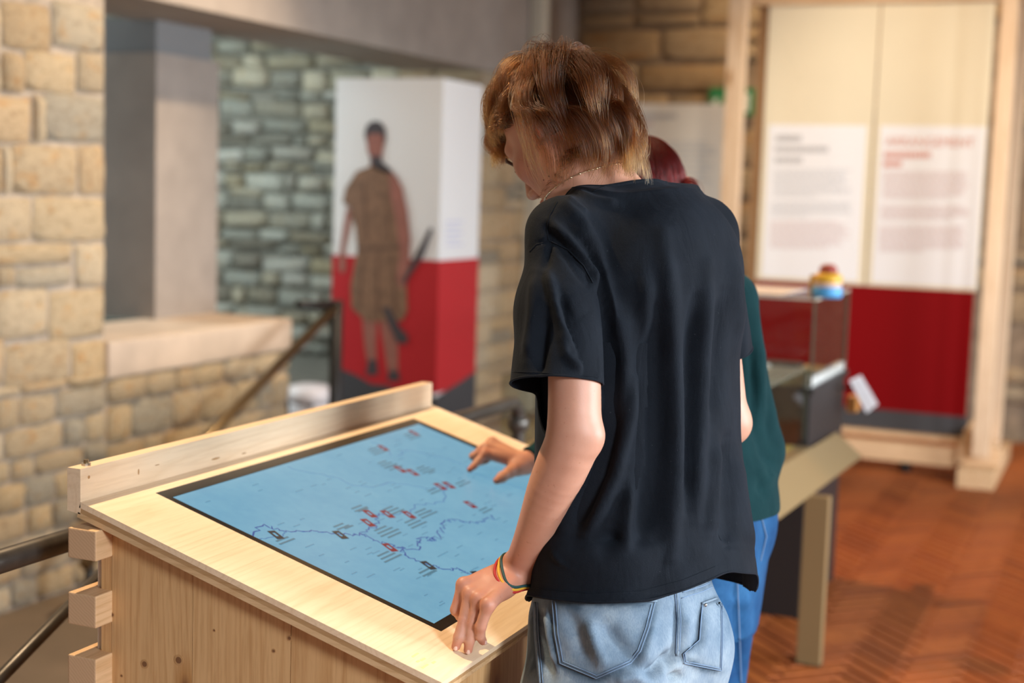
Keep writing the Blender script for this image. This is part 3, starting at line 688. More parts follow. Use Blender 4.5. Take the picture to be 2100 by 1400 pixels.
# glass case standing on the reading desk, against the plinth
gy0, gy1 = 4.36, ys-0.016; gx = min(float(ony(1656, 757, gy1)[0]), xk-0.02); gz = float(ony(1656, 757, gy1)[2]); gz = min(max(gz, 0.80), 1.05)
gc = thing('glass_case', 'low clear glass case standing on the tan reading desk against the plinth', 'glass case', (-1.5, 4.8, 0.69))
zb0 = 0.688; t = 0.006
for nm, lo, hi in (('glass_pane', (gx-t, gy0+t, zb0), (gx, gy1, gz)), ('glass_pane', (-1.93, gy0, zb0), (gx, gy0+t, gz)), ('glass_pane', (-1.93, gy0+t, zb0), (-1.93+t, gy1, gz)), ('glass_top', (-1.93, gy0, gz), (gx, gy1, gz+t))):
    boxo(nm, lo, hi, M['glass'], gc)
mb = MB(); mb.box((gx-0.002, gy0, gz+0.0005), (gx+0.0015, gy1, gz+t+0.001)); mb.box((gx-0.004, gy1-0.004, zb0), (gx+0.001, gy1, gz)); mb.build('edge_seal', ed, gc)
# ------------------------------------------------------------------ map table
BLc = np.array([-1.587, 1.861, 1.0356]); TT = 0.27808; TW, TD = 1.3, 0.7093
EU = np.array([0, 1.0, 0]); EV = np.array([math.cos(TT), 0, -math.sin(TT)]); EN = np.array([math.sin(TT), 0, math.cos(TT)])
def T(u, v, w=0.0): return BLc+EU*u+EV*v+EN*w
def uv(px, py):
    r = ray(px, py); t = ((BLc-CO)@EN)/(r@EN); p = CO+r*t; return float((p-BLc)@EU), float((p-BLc)@EV)
def tbox(mb, u0, u1, v0, v1, w0, w1):
    return mb.prism([T(u0, v0, w0), T(u1, v0, w0), T(u1, v1, w0), T(u0, v1, w0)], EN*(w1-w0))
tb_ = thing('map_table', 'pale pine map table with a sloping top and an inset touch screen', 'table', (-1.25, 2.5, 0))
th = 0.027
su0, su1, sv0, sv1 = 0.157, 1.141, 0.034, 0.626
top = MB()   # upper layer is a frame around the screen
for (u0, u1, v0, v1) in ((0, TW, 0, sv0), (0, TW, sv1, TD), (0, su0, sv0, sv1), (su1, TW, sv0, sv1)): tbox(top, u0, u1, v0, v1, -0.010, 0)
topo = top.build('tabletop', M['pine_top'], tb_)
tbox(MB(), 0.0005, TW-0.0005, 0, TD-0.0005, -0.018, -0.0101).build('core_ply', M['ply_dark'], topo)
tbox(MB(), 0, TW, 0, TD, -th, -0.0181).build('lower_ply', M['ply_light'], topo)
lz = float(ony(160, 961, BLc[1])[2]); lb = float(ony(140, 1046, BLc[1])[2]); lx0 = float(ony(138, 975, BLc[1])[0]); lx1 = float(T(0, 0.001)[0])
lip = MB().prism([(lx0, BLc[1], lb), (lx1-0.001, BLc[1], lb-0.004), (lx1-0.001, BLc[1], lz), (lx0, BLc[1], lz)], EU*TW).build('back_lip', M['pine_top'], tb_)
b0 = np.array([(lx0+lx1)/2, BLc[1]+0.03, lz])
MB().tube([b0, b0+np.array([0, 0, 0.004])], 0.008, 12).build('bolt', plain('steel', (0.5, 0.48, 0.44), 0.3, 0.9), lip)
MB().tube([b0+np.array([0, 0, 0.004]), b0+np.array([0, 0, 0.010])], 0.0045, 6).build('bolt', M['bronze'], lip)
# body: planked side and front panels with an open slatted back
yS = 1.896; xb0 = float(ony(214, 1110, yS)[0]); xf = -0.945
def zun(x): return BLc[2]+(x-BLc[0])*(-math.tan(TT))-th/math.cos(TT)-0.001
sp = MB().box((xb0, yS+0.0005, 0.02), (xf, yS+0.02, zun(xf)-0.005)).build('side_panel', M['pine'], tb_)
edges = [xb0, xb0+0.022, float(ony(401, 1250, yS)[0])]
while edges[-1] < xf-0.12: edges.append(edges[-1]+0.19)
edges[-1] = xf
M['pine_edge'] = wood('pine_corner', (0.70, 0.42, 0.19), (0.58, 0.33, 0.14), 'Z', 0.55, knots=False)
for i in range(len(edges)-1):
    x0, x1 = edges[i]+0.0006, edges[i+1]-0.0006
    MB().add([(x0, yS-0.008, 0.0), (x1, yS-0.008, 0.0), (x1, yS, 0.0), (x0, yS, 0.0), (x0, yS-0.008, zun(x0)), (x1, yS-0.008, zun(x1)), (x1, yS, zun(x1)), (x0, yS, zun(x0))],
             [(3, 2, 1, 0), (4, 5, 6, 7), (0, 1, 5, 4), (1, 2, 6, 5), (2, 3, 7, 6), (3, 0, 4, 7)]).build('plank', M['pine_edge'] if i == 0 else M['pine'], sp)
boxo('back_plate', (xb0-0.012, yS-0.002, 0.02), (xb0-0.001, yS+0.03, zun(xb0)-0.03), plain('pale_strip', (0.62, 0.52, 0.42), 0.6), tb_)
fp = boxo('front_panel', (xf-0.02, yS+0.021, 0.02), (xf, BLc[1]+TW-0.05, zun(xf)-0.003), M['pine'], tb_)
yy = yS+0.0215
while yy < BLc[1]+TW-0.06:
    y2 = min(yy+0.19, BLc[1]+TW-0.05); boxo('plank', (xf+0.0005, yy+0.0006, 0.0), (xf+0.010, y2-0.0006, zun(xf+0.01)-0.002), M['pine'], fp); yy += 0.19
boxo('side_panel', (xb0, BLc[1]+TW-0.05, 0.02), (xf, BLc[1]+TW-0.03, zun(xf)-0.003), M['pine'], tb_)
m_end, nt, b = new_mat('end_grain', 0.65)
v = coords(nt, rnd=True); wv = N(nt, 'ShaderNodeTexWave', wave_type='RINGS', rings_direction='Y', Scale=60, Distortion=3.0); nt.links.new(v, wv.inputs['Vector'])
nt.links.new(ramp(nt, [(0.2, (0.62, 0.40, 0.23)), (0.9, (0.57, 0.36, 0.20))], wv.outputs['Fac']), b.inputs['Base Color'])
yK = 1.846
for (pt, pb) in ((1081, 1152), (1213, 1289), (1341, 1425), (1478, 1560), (1610, 1690), (1740, 1815), (1870, 1940)):
    a = ony(139, pt, yK); c = ony(196, pb, yK)
    o = MB().box((a[0], yK, c[2]), (c[0], BLc[1]+TW-0.03, a[2]), 0.0025).build('slat_beam', M['pine_y'], tb_)
    o.data.materials.append(m_end)
    for p in o.data.polygons:
        if abs(p.normal.y) > 0.9: p.material_index = 1
# touch screen
scr = MB(); 
au0, au1, av0, av1 = 0.173, 1.120, 0.060, 0.604
for (u0, u1, v0, v1) in ((su0, su1, sv0, av0), (su0, su1, av1, sv1), (su0, au0, av0, av1), (au1, su1, av0, av1)): tbox(scr, u0, u1, v0, v1, -0.0099, -0.0006)
scr = scr.build('screen_bezel', M['black'], tb_)
# knots in the boards
knm = plain('knot', (0.20, 0.09, 0.035), 0.6); knr = plain('knot_ring', (0.48, 0.27, 0.11), 0.6)
for (x, y, r_) in ((297, 1361, 0.0048), (367, 1353, 0.0056), (231, 1260, 0.0028), (594, 1308, 0.0028), (562, 1334, 0.0022), (250, 1385, 0.0018), (440, 1292, 0.0016)):
    q = ony(x, y, yS-0.008)
    MB().tube([q, q-np.array([0, 0.0006, 0])], r_*1.7, 14).build('knot', knr, sp); MB().tube([q-np.array([0, 0.0004, 0]), q-np.array([0, 0.0010, 0])], r_, 12).build('knot', knm, sp)
for (x, y, w_, h_) in ((284, 967, 0.004, 0.011), (182, 978, 0.006, 0.006), (442, 940, 0.028, 0.004), (500, 929, 0.016, 0.003), (322, 953, 0.014, 0.002)):
    q = onx(x, y, lx1-0.001); MB().add([q+np.array([0.0004, w_/2*math.cos(t), h_/2*math.sin(t)]) for t in np.linspace(0, 2*math.pi, 12, endpoint=False)], [list(range(12))]).build('knot', plain('lip_knot', (0.46, 0.25, 0.10), 0.6), lip)
m, nt, b = new_mat('map_display', 0.25, (0.02, 0.03, 0.04))
v = coords(nt); n1 = noise(nt, v, 6, 6, 0.6); n2 = noise(nt, v, 40, 5, 0.6)
cc_ = ramp(nt, [(0.3, (0.150, 0.365, 0.520)), (0.7, (0.185, 0.415, 0.560))], n1); cc_ = mix(nt, cc_, ramp(nt, [(0.35, (0.92, 0.95, 0.97)), (0.65, (1.03, 1.02, 1.0))], n2), 0.8, 'MULTIPLY')
nt.links.new(cc_, b.inputs['Emission Color']); b.inputs['Emission Strength'].default_value = 0.86; b.inputs['Specular IOR Level'].default_value = 0.25
disp = MB(); tbox(disp, au0, au1, av0, av1, -0.0099, -0.0012); disp = disp.build('map_display', m, scr)
def emis(name, c, k=0.9):
    m, nt, b = new_mat(name, 0.3, (0.01, 0.01, 0.01)); b.inputs['Emission Color'].default_value = (*c, 1); b.inputs['Emission Strength'].default_value = k; return m
river = emis('map_river', (0.025, 0.085, 0.30)); river2 = emis('map_river_pale', (0.065, 0.20, 0.40)); mred = emis('map_red', (0.20, 0.008, 0.022)); mblk = emis('map_black', (0.012, 0.02, 0.03)); mlab = emis('map_label', (0.070, 0.18, 0.25)); mpale = emis('map_small_label', (0.10, 0.27, 0.40))
# pixel readings on the photograph (zoomed crop origin 300,820 scale 2.561)
def zp(x, y): return uv(300+x/2.561, 820+y/2.561)
def ribbon(name, L, mat, w, seed, rough=0.006, nsub=6):
    r = random.Random(seed); P = [np.array(zp(*p)) for p in L]; out = []
    for i in range(len(P)-1):
        for k in range(nsub):
            t = k/nsub; p = P[i]*(1-t)+P[i+1]*t
            if k: p = p+np.array((r.uniform(-rough, rough), r.uniform(-rough, rough)))
            out.append(p)
    out.append(P[-1]); mb = MB()
    V = []; Fc = []
    for i, p in enumerate(out):
        t = out[min(i+1, len(out)-1)]-out[max(i-1, 0)]; t = t/(np.linalg.norm(t)+1e-9); nn = np.array((-t[1], t[0]))*w
        p0, p1 = p-nn, p+nn
        V += [T(p0[0], p0[1], -0.0008), T(p1[0], p1[1], -0.0008)]
    for i in range(len(out)-1): Fc.append((2*i, 2*i+1, 2*i+3, 2*i+2))
    return mb.add(V, Fc).build(name, mat, scr)
ribbon('river', [(548, 712), (615, 655), (700, 680), (760, 690), (880, 685), (960, 695), (1075, 705), (1130, 700), (1190, 735), (1290, 755), (1345, 780), (1375, 820), (1450, 850), (1510, 865), (1560, 885), (1630, 885), (1680, 905), (1740, 912), (1900, 960)], river, 0.0017, 1, 0.0065, 7)
ribbon('river', [(570, 730), (640, 720), (720, 712), (740, 690)], river2, 0.0014, 21, 0.004, 4)
ribbon('river', [(1130, 705), (1170, 672), (1215, 660), (1218, 620), (1195, 600), (1250, 598)], river, 0.0015, 2, 0.006, 6)
ribbon('river', [(1290, 600), (1390, 588), (1420, 545), (1520, 545), (1560, 520), (1572, 470), (1590, 440)], river2, 0.0014, 3, 0.006, 5)
ribbon('river', [(745, 345), (800, 370), (880, 380), (1000, 405), (1080, 445), (1190, 455), (1300, 430), (1400, 450), (1500, 465), (1560, 450)], river2, 0.0012, 4, 0.004, 5)
ribbon('river', [(1320, 290), (1350, 265), (1410, 265), (1480, 285), (1560, 300), (1640, 325), (1680, 345), (1720, 385), (1800, 410), (1900, 440), (2000, 470)], river2, 0.0013, 5, 0.005, 5)
ribbon('river', [(1320, 770), (1440, 775), (1420, 740), (1480, 715), (1500, 740), (1545, 715), (1555, 650), (1585, 625), (1690, 640), (1780, 635), (1820, 605)], river, 0.0015, 6, 0.011, 7)
ribbon('river', [(1180, 215), (1260, 245), (1290, 290)], river2, 0.0012, 7, 0.004, 5)
def marker(x, y, mat, s=1.0):
    u, v = zp(x, y); a = 0.016*s; c = 0.008*s
    mb = MB(); k = 0.35
    def rb(u0, u1, v0, v1): tbox(mb, u0, u1, v0, v1, -0.0009, -0.0004)
    # tilted little tag: frame drawn with an open middle, long side across the text direction
    e1 = np.array((-0.35, 0.94)); e2 = np.array((0.94, 0.35))
    def q(s0, s1, t0, t1):
        P = [np.array((u, v))+e1*a_*a+e2*b_*c for a_, b_ in ((s0, t0), (s1, t0), (s1, t1), (s0, t1))]
        mb.prism([T(p[0], p[1], -0.0009) for p in P], EN*0.0005)
    q(-1, 1, -1, -0.4); q(-1, 1, 0.4, 1); q(-1, -0.55, -0.4, 0.4); q(0.35, 1, -0.4, 0.4)
    return mb.build('map_marker', mat, scr)
for (x, y) in ((1405, 170), (1245, 250), (1335, 362), (1400, 378), (1545, 452), (1590, 445), (1175, 595), (1268, 597), (1380, 600), (1165, 642), (1703, 547), (1280, 772)): marker(x, y, mred, 1.0 if y > 300 else 0.9)
for (x, y) in ((682, 706), (1020, 706), (1482, 866), (1745, 918)): marker(x, y, mblk)
def label_lines(name, L, mat, hw=0.0022, parent=None):
    mb = MB()
    for (x, y, n, ln) in L:
        u, v = zp(x, y)
        for i in range(n):
            l = ln*(0.75+0.5*((i*7+int(x)) % 5)/5); tbox(mb, u-l/2, u+l/2, v+i*0.0105-hw, v+i*0.0105+hw, -0.0009, -0.0005)
    return tag(mb.build(name, mat, scr), kind='stuff')
label_lines('map_label', [(1375, 178, 3, 0.05), (1190, 255, 3, 0.055), (1240, 325, 3, 0.05), (1290, 345, 2, 0.06), (1440, 352, 3, 0.05), (1500, 378, 1, 0.04), (1500, 470, 2, 0.05), (1650, 430, 2, 0.06), (1105, 560, 2, 0.05), (1140, 575, 1, 0.05), (1270, 565, 3, 0.05), (1440, 580, 3, 0.06), (1385, 632, 3, 0.055), (1230, 672, 4, 0.06), (1010, 655, 2, 0.045), (1065, 665, 1, 0.04), (715, 728, 2, 0.05), (1245, 805, 3, 0.055), (1460, 895, 2, 0.05), (1500, 905, 1, 0.05), (1770, 570, 2, 0.05)], mlab)
r = random.Random(5); L = []
for i in range(120):
    u, v = r.uniform(au0+0.04, au1-0.05), r.uniform(av0+0.02, av1-0.02)
    L.append((u, v, r.uniform(0.012, 0.028)))
mb = MB()
for (u, v, l) in L: tbox(mb, u-l/2, u+l/2, v-0.0014, v+0.0014, -0.0010, -0.0007)
tag(mb.build('place_names', mpale, scr), kind='stuff')
# worn yellow print near the front corner
yp = plain('worn_yellow_print', (0.92, 0.75, 0.30), 0.5); mb = MB()
for (x, y, w_) in ((852, 1343, 0.020), (868, 1352, 0.014), (872, 1366, 0.020), (890, 1358, 0.010), (858, 1356, 0.008)):
    u, v = uv(x, y); tbox(mb, u-w_/2, u+w_/2, v-0.002, v+0.002, 0.0, 0.0004)
tag(mb.build('worn_print', yp, topo), kind='stuff')
# ------------------------------------------------------------------ implicit surfaces for bodies and clothes
def v3(p): return np.asarray(p, float)
def nrm(p): p = v3(p); return p/np.linalg.norm(p)
def smin(a, b, k):
    if k <= 0: return np.minimum(a, b)
    h = np.clip(0.5+0.5*(b-a)/k, 0, 1); return b+(a-b)*h-k*h*(1-h)
def cone(a, b, ra, rb):
    a = v3(a); b = v3(b); ba = b-a; L2 = ba@ba
    def f(P):
        pa = P-a; h = np.clip((pa@ba)/L2, 0, 1); return np.linalg.norm(pa-h[..., None]*ba, axis=-1)-(ra+(rb-ra)*h)
    return f, (a+b)/2, np.sqrt(L2)/2+max(ra, rb)
def chain(pts, rad, n=26):
    P0 = np.array([v3(p) for p in pts]); R0_ = np.array(rad, float); k = len(P0)
    PP = np.vstack([2*P0[0]-P0[1], P0, 2*P0[-1]-P0[-2]]); RR = np.concatenate([[2*R0_[0]-R0_[1]], R0_, [2*R0_[-1]-R0_[-2]]])
    L_ = []; Q_ = []
    for t in np.linspace(0, k-1-1e-6, n):
        i = int(t); u = t-i; w = np.array([-u+2*u*u-u**3, 2-5*u*u+3*u**3, u+4*u*u-3*u**3, -u*u+u**3])/2
        L_.append(w@PP[i:i+4]); Q_.append(w@RR[i:i+4])
    fs = [cone(L_[i], L_[i+1], Q_[i], Q_[i+1])[0] for i in range(n-1)]
    def f(P):
        d = fs[0](P)
        for g_ in fs[1:]: d = np.minimum(d, g_(P))
        return d
    L_ = np.array(L_); c = (L_.min(0)+L_.max(0))/2
    return f, c, np.linalg.norm(L_-c, axis=1).max()+max(Q_)
def ball(c, r): c = v3(c); return (lambda P: np.linalg.norm(P-c, axis=-1)-r), c, r
def ellipsoid(c, rad, R=None):
    c = v3(c); rad = v3(rad); R = np.eye(3) if R is None else np.asarray(R)
    def f(P):
        q = (P-c)@R; k0 = np.linalg.norm(q/rad, axis=-1); k1 = np.linalg.norm(q/rad**2, axis=-1)
        return np.where(k1 < 1e-9, -rad.min(), k0*(k0-1)/np.maximum(k1, 1e-9))
    return f, c, rad.max()
def loft(secs, ax, ay):
    """stack of ellipses: rows (z, cx, cy, a, b); ax / ay horizontal unit axes"""
    S = np.array(sorted(secs)); zz = S[:, 0]; ax = v3(ax); ay = v3(ay)
    fine = np.linspace(zz[0], zz[-1], 80)
    def sm(col):
        y = np.interp(fine, zz, S[:, col]); k = np.array([1, 2, 3, 4, 3, 2, 1.0]); k /= k.sum()
        return np.convolve(np.pad(y, 3, mode='edge'), k, 'valid')
    T_ = [sm(i) for i in range(1, 5)]
    def f(P):
        z = P[..., 2]; cx_, cy_, a, b = [np.interp(z, fine, t) for t in T_]
        dx = P[..., 0]-cx_; dy = P[..., 1]-cy_; u = dx*ax[0]+dy*ax[1]; w = dx*ay[0]+dy*ay[1]
        g = np.sqrt((u/a)**2+(w/b)**2)+1e-9; gr = np.sqrt((u/a**2)**2+(w/b**2)**2)/g+1e-9
        d = (g-1)/np.maximum(gr, 1/np.maximum(a, b)); d = np.where(g < 0.3, -np.minimum(a, b)*0.7, d)
        return np.maximum(d, np.maximum(zz[0]-z, z-zz[-1]))
    c = np.array([S[:, 1].mean(), S[:, 2].mean(), (zz[0]+zz[-1])/2])
    return f, c, (zz[-1]-zz[0])/2+max(S[:, 3].max(), S[:, 4].max())+0.05
class Field:
    def __init__(s): s.p = []
    def add(s, prim, k=0.0, sub=False): s.p.append((prim[0], prim[1], prim[2], k, sub)); return s
    def ev(s, P, C=None, hd=0.0):
        """P (n,m,3) samples in blocks with centres C and half diagonal hd, or (n,3)"""
        P3 = P if P.ndim == 3 else P[:, None, :]
        C_ = P3[:, 0, :] if C is None else C
        D = np.full(P3.shape[:2], 0.5)
        for f, c, r, k, sub in s.p:
            m = np.linalg.norm(C_-c, axis=1)-r < hd+k*1.2+0.03
            if not m.any(): continue
            d = f(P3[m])
            if sub: D[m] = -smin(-D[m], d, k)
            else: D[m] = smin(D[m], d, k)
        return D if P.ndim == 3 else D[:, 0]
    def mesh(s, lo, hi, h, newton=2):
        lo = v3(lo); hi = v3(hi); B = 8; bs = B*h
        nb = np.ceil((hi-lo)/bs).astype(int)
        g = np.stack(np.meshgrid(*[np.arange(n) for n in nb], indexing='ij'), -1).reshape(-1, 3)
        ctr = lo+(g+0.5)*bs; hd = bs*math.sqrt(3)/2
        keep = np.abs(s.ev(ctr, ctr, hd*1.6)) < hd*1.6+0.006
        g = g[keep]; ctr = ctr[keep]
        o = np.stack(np.meshgrid(*[np.arange(B+1)]*3, indexing='ij'), -1).reshape(-1, 3)
        D = np.empty((len(g), (B+1)**3))
        for i in range(0, len(g), 600):
            P = lo+(g[i:i+600, None, :]*B+o[None])*h
            D[i:i+600] = s.ev(P, ctr[i:i+600], hd)
        D = D.reshape(-1, B+1, B+1, B+1); G = nb*B+2
        sg = D < 0
        # cells
        cs = sum(sg[:, a:B+a, b:B+b, c:B+c].astype(np.int8) for a in (0, 1) for b in (0, 1) for c in (0, 1))
        bi, ci, cj, ck = np.nonzero((cs > 0) & (cs < 8))
        acc = np.zeros((len(bi), 3)); cnt = np.zeros(len(bi))
        for ax in range(3):
            for a in (0, 1):
                for b in (0, 1):
                    off0 = [a, b]; off0.insert(ax, 0); off1 = [a, b]; off1.insert(ax, 1)
                    d0 = D[bi, ci+off0[0], cj+off0[1], ck+off0[2]]; d1 = D[bi, ci+off1[0], cj+off1[1], ck+off1[2]]
                    m = (d0 < 0) != (d1 < 0); t = np.where(m, d0/np.where(m, d0-d1, 1), 0)
                    p = np.zeros((len(bi), 3)); p[:] = off0; p[:, ax] += t
                    acc[m] += p[m]; cnt[m] += 1
        cell = g[bi]*B+np.stack([ci, cj, ck], 1)
        V = lo+(cell+acc/cnt[:, None])*h
        key = (cell[:, 0]*G[1]+cell[:, 1])*G[2]+cell[:, 2]
        order = np.argsort(key); sk = key[order]
        quads = []
        for ax in range(3):
            sl0 = [slice(0, B)]*3; sl1 = [slice(0, B)]*3; sl1[ax] = slice(1, B+1)
            a0 = sg[(slice(None), *sl0)]; a1 = sg[(slice(None), *sl1)]
            q, i, j, k = np.nonzero(a0 != a1); e = g[q]*B+np.stack([i, j, k], 1); flip = a0[q, i, j, k]
            u, w = [(1, 2), (2, 0), (0, 1)][ax]; ids = []; ok = np.ones(len(e), bool)
            for (du, dw) in ((0, 0), (1, 0), (1, 1), (0, 1)):
                c = e.copy(); c[:, u] -= du; c[:, w] -= dw
                kk = (c[:, 0]*G[1]+c[:, 1])*G[2]+c[:, 2]
                pos_ = np.clip(np.searchsorted(sk, kk), 0, len(sk)-1); ok &= sk[pos_] == kk; ids.append(order[pos_])
            Q = np.stack(ids, 1)[ok]; fl = flip[ok]
            Q[~fl] = Q[~fl][:, ::-1]; quads.append(Q)
        Q = np.concatenate(quads)
        for it in range(newton):
            d, gr = s.grad(V); stp = np.clip(d, -h*0.6, h*0.6); V = V-gr*stp[:, None]
        d, gr = s.grad(V)
        return V, Q, gr
    def grad(s, V, e=0.0012):
        d = s.ev(V); g = np.stack([s.ev(V+np.eye(3)[i]*e)-d for i in range(3)], 1)/e
        n = np.linalg.norm(g, axis=1); return d/np.maximum(n, 0.3), g/np.maximum(n, 1e-6)[:, None]
def quad_mesh(name, V, Q, mat, parent=None, attrs=None):
    me = bpy.data.meshes.new(name); off = world_loc(parent) if parent is not None else np.zeros(3)
    n = len(V); m = len(Q); k = Q.shape[1]
    me.vertices.add(n); me.vertices.foreach_set('co', (V-off).astype(np.float32).ravel())
    me.loops.add(m*k); me.loops.foreach_set('vertex_index', Q.astype(np.int32).ravel())
    me.polygons.add(m); me.polygons.foreach_set('loop_start', np.arange(0, m*k, k, dtype=np.int32)); 
    me.update(calc_edges=True); me.validate()
    me.polygons.foreach_set('use_smooth', [True]*len(me.polygons))
    for a, val in (attrs or {}).items():
        at_ = me.attributes.new(a, 'FLOAT', 'POINT'); at_.data.foreach_set('value', val.astype(np.float32))
    me.materials.append(mat)
    return link(bpy.data.objects.new(name, me), parent)
def cut(o, keep_fns):
    """each item: (point, normal, test) world space; drops what lies on the normal side where test(co) holds"""
    off = Vector(world_loc(o.parent)) if o.parent else Vector()
    bm = bmesh.new(); bm.from_mesh(o.data)
    for (p, n, test) in keep_fns:
        p = Vector(p)-off; n = Vector(n)
        vs = {v for v in bm.verts if test is None or test(v.co+off)}
        fs = [f for f in bm.faces if all(v in vs for v in f.verts)]
        geom = fs+list({e for f in fs for e in f.edges})+list({v for f in fs for v in f.verts})
        bmesh.ops.bisect_plane(bm, geom=geom, plane_co=p, plane_no=n, dist=1e-6, clear_outer=False)
        dead = [f for f in bm.faces if (f.calc_center_median()-p).dot(n) > 0 and (test is None or test(f.calc_center_median()+off))]
        bmesh.ops.delete(bm, geom=dead, context='FACES')
    loose = [v for v in bm.verts if not v.link_faces]; bmesh.ops.delete(bm, geom=loose, context='VERTS')
    bm.to_mesh(o.data); bm.free(); o.data.update()
def strokes(V, Nn, L, default_w=14):
    """push the surface in or out along creases read off the photograph, only where it faces the camera"""
    px = project(V); dirc = nrm_rows(CO-V); face = np.clip((Nn*dirc).sum(1)*3+0.2, 0, 1)
    tot = np.zeros(len(V))
    for (pts, amp, w) in L:
        P = np.array(pts, float); best = np.full(len(V), 1e9); tt = np.zeros(len(V))
        seg = np.linalg.norm(np.diff(P, axis=0), axis=1); cum = np.concatenate([[0], np.cumsum(seg)])
        lo_, hi_ = P.min(0)-w*3, P.max(0)+w*3
        m = np.nonzero(((px > lo_) & (px < hi_)).all(1) & (face > 0))[0]
        if len(m) == 0: continue
        q = px[m]; bs_ = np.full(len(m), 1e9); t_ = np.zeros(len(m))
        for i in range(len(P)-1):
            ba = P[i+1]-P[i]; h = np.clip(((q-P[i])@ba)/(ba@ba), 0, 1); d = np.linalg.norm(q-P[i]-h[:, None]*ba, axis=1)
            b = d < bs_; bs_[b] = d[b]; t_[b] = (cum[i]+h[b]*seg[i])/cum[-1]
        env = np.clip(np.minimum(t_, 1-t_)*5, 0, 1); env = env*env*(3-2*env)
        prof = np.exp(-(bs_/w)**2)
        tot[m] += amp*prof*(0.25+0.75*env)*face[m]
    return tot
def nrm_rows(a): return a/np.linalg.norm(a, axis=1)[:, None]
def fbm(P, seed=0, oct_=3):
    """cheap smooth pseudo noise, sums of sines"""
    r = np.random.default_rng(seed); out = np.zeros(len(P)); a = 1.0; fr = 1.0
    for o_ in range(oct_):
        for k in range(4):
            d = nrm(r.normal(size=3))*fr; out += a*np.sin(P@d*2*math.pi+r.uniform(0, 6.28)+1.2*np.sin(P@np.roll(d, 1)*4+r.uniform(0, 6)))
        a *= 0.55; fr *= 1.9
    return out/6.0

# body materials
def skin_mat(name, base, blush):
    m, nt, b = new_mat(name, 0.48, base, spec=0.4)
    v = coords(nt); n1 = noise(nt, v, 22, 4, 0.6); n2 = noise(nt, v, 350, 3, 0.6); n3 = noise(nt, v, 130, 2, 0.5)
    at_ = N(nt, 'ShaderNodeAttribute', attribute_name='blush')
    c = mix(nt, base, blush, at_.outputs['Fac'])
    c = mix(nt, c, ramp(nt, [(0.3, (0.93, 0.86, 0.84)), (0.7, (1.05, 1.04, 1.03))], n1), 0.7, 'MULTIPLY')
    fre = ramp(nt, [(0.26, (0.62, 0.42, 0.34)), (0.31, (1, 1, 1))], n3)
    c = mix(nt, c, fre, 0.35, 'MULTIPLY')
    nt.links.new(c, b.inputs['Base Color']); bump(nt, b, n2, 0.12, 0.001)
    b.inputs['Subsurface Weight'].default_value = 0.18; b.inputs['Subsurface Radius'].default_value = (1.0, 0.35, 0.2); b.inputs['Subsurface Scale'].default_value = 0.006
    return m
M['skin'] = skin_mat('skin', (0.54, 0.285, 0.195), (0.47, 0.135, 0.075))
def cloth_mat(name, base, base2, rough=0.9, sheen=0.25, weave=900, sheen_col=(0.5, 0.6, 0.8), wr=0.5):
    m, nt, b = new_mat(name, rough, base, spec=0.13)
    v = coords(nt); n1 = noise(nt, v, 14, 4, 0.6); n2 = noise(nt, v, weave, 2, 0.7)
    c = ramp(nt, [(0.3, base), (0.7, base2)], n1)
    lint = ramp(nt, [(0.76, (0, 0, 0)), (0.82, (0.10, 0.11, 0.12))], noise(nt, v, 260, 1, 0.5))
    c = mix(nt, c, lint, 0.25, 'ADD')
    nt.links.new(c, b.inputs['Base Color'])
    vv = coords(nt, (1, 1, 0.35)); n3 = noise(nt, vv, 26, 4, 0.55, 0.8)
    ad = N(nt, 'ShaderNodeMath', operation='MULTIPLY_ADD'); nt.links.new(n3, ad.inputs[0]); ad.inputs[1].default_value = wr*8; nt.links.new(n2, ad.inputs[2])
    bump(nt, b, ad.outputs[0], 0.55, 0.0014)
    b.inputs['Sheen Weight'].default_value = sheen; b.inputs['Sheen Roughness'].default_value = 0.45; b.inputs['Sheen Tint'].default_value = (*sheen_col, 1)
    return m
M['tee'] = cloth_mat('black_cotton', (0.0045, 0.0066, 0.0104), (0.0078, 0.0110, 0.0166), sheen=0.04, rough=0.8)
def denim(name, c0, c1, c2, sc=1.0):
    m, nt, b = new_mat(name, 0.85, c1, spec=0.2)
    v = coords(nt); n1 = noise(nt, v, 7*sc, 5, 0.6); n2 = noise(nt, coords(nt, (1, 1, 0.25)), 420, 2, 0.7); n3 = noise(nt, v, 45, 4, 0.6)
    c = ramp(nt, [(0.28, c0), (0.5, c1), (0.72, c2)], n1)
    c = mix(nt, c, ramp(nt, [(0.3, (0.74, 0.78, 0.84)), (0.65, (1.1, 1.08, 1.05))], n2), 0.7, 'MULTIPLY')
    c = mix(nt, c, ramp(nt, [(0.3, (0.86, 0.88, 0.92)), (0.7, (1.06, 1.05, 1.04))], n3), 0.7, 'MULTIPLY')
    at_ = N(nt, 'ShaderNodeAttribute', attribute_name='worn'); c = mix(nt, c, tuple(q*0.42 for q in c0), at_.outputs['Fac'])
    nt.links.new(c, b.inputs['Base Color']); bump(nt, b, n2, 0.3, 0.0012)
    return m
M['denim'] = denim('light_denim', (0.085, 0.14, 0.20), (0.185, 0.245, 0.305), (0.33, 0.39, 0.43))
M['denim_dark'] = denim('blue_denim', (0.006, 0.040, 0.12), (0.013, 0.072, 0.18), (0.03, 0.12, 0.26))
M['thread'] = plain('stitch_thread', (0.16, 0.24, 0.36), 0.8)

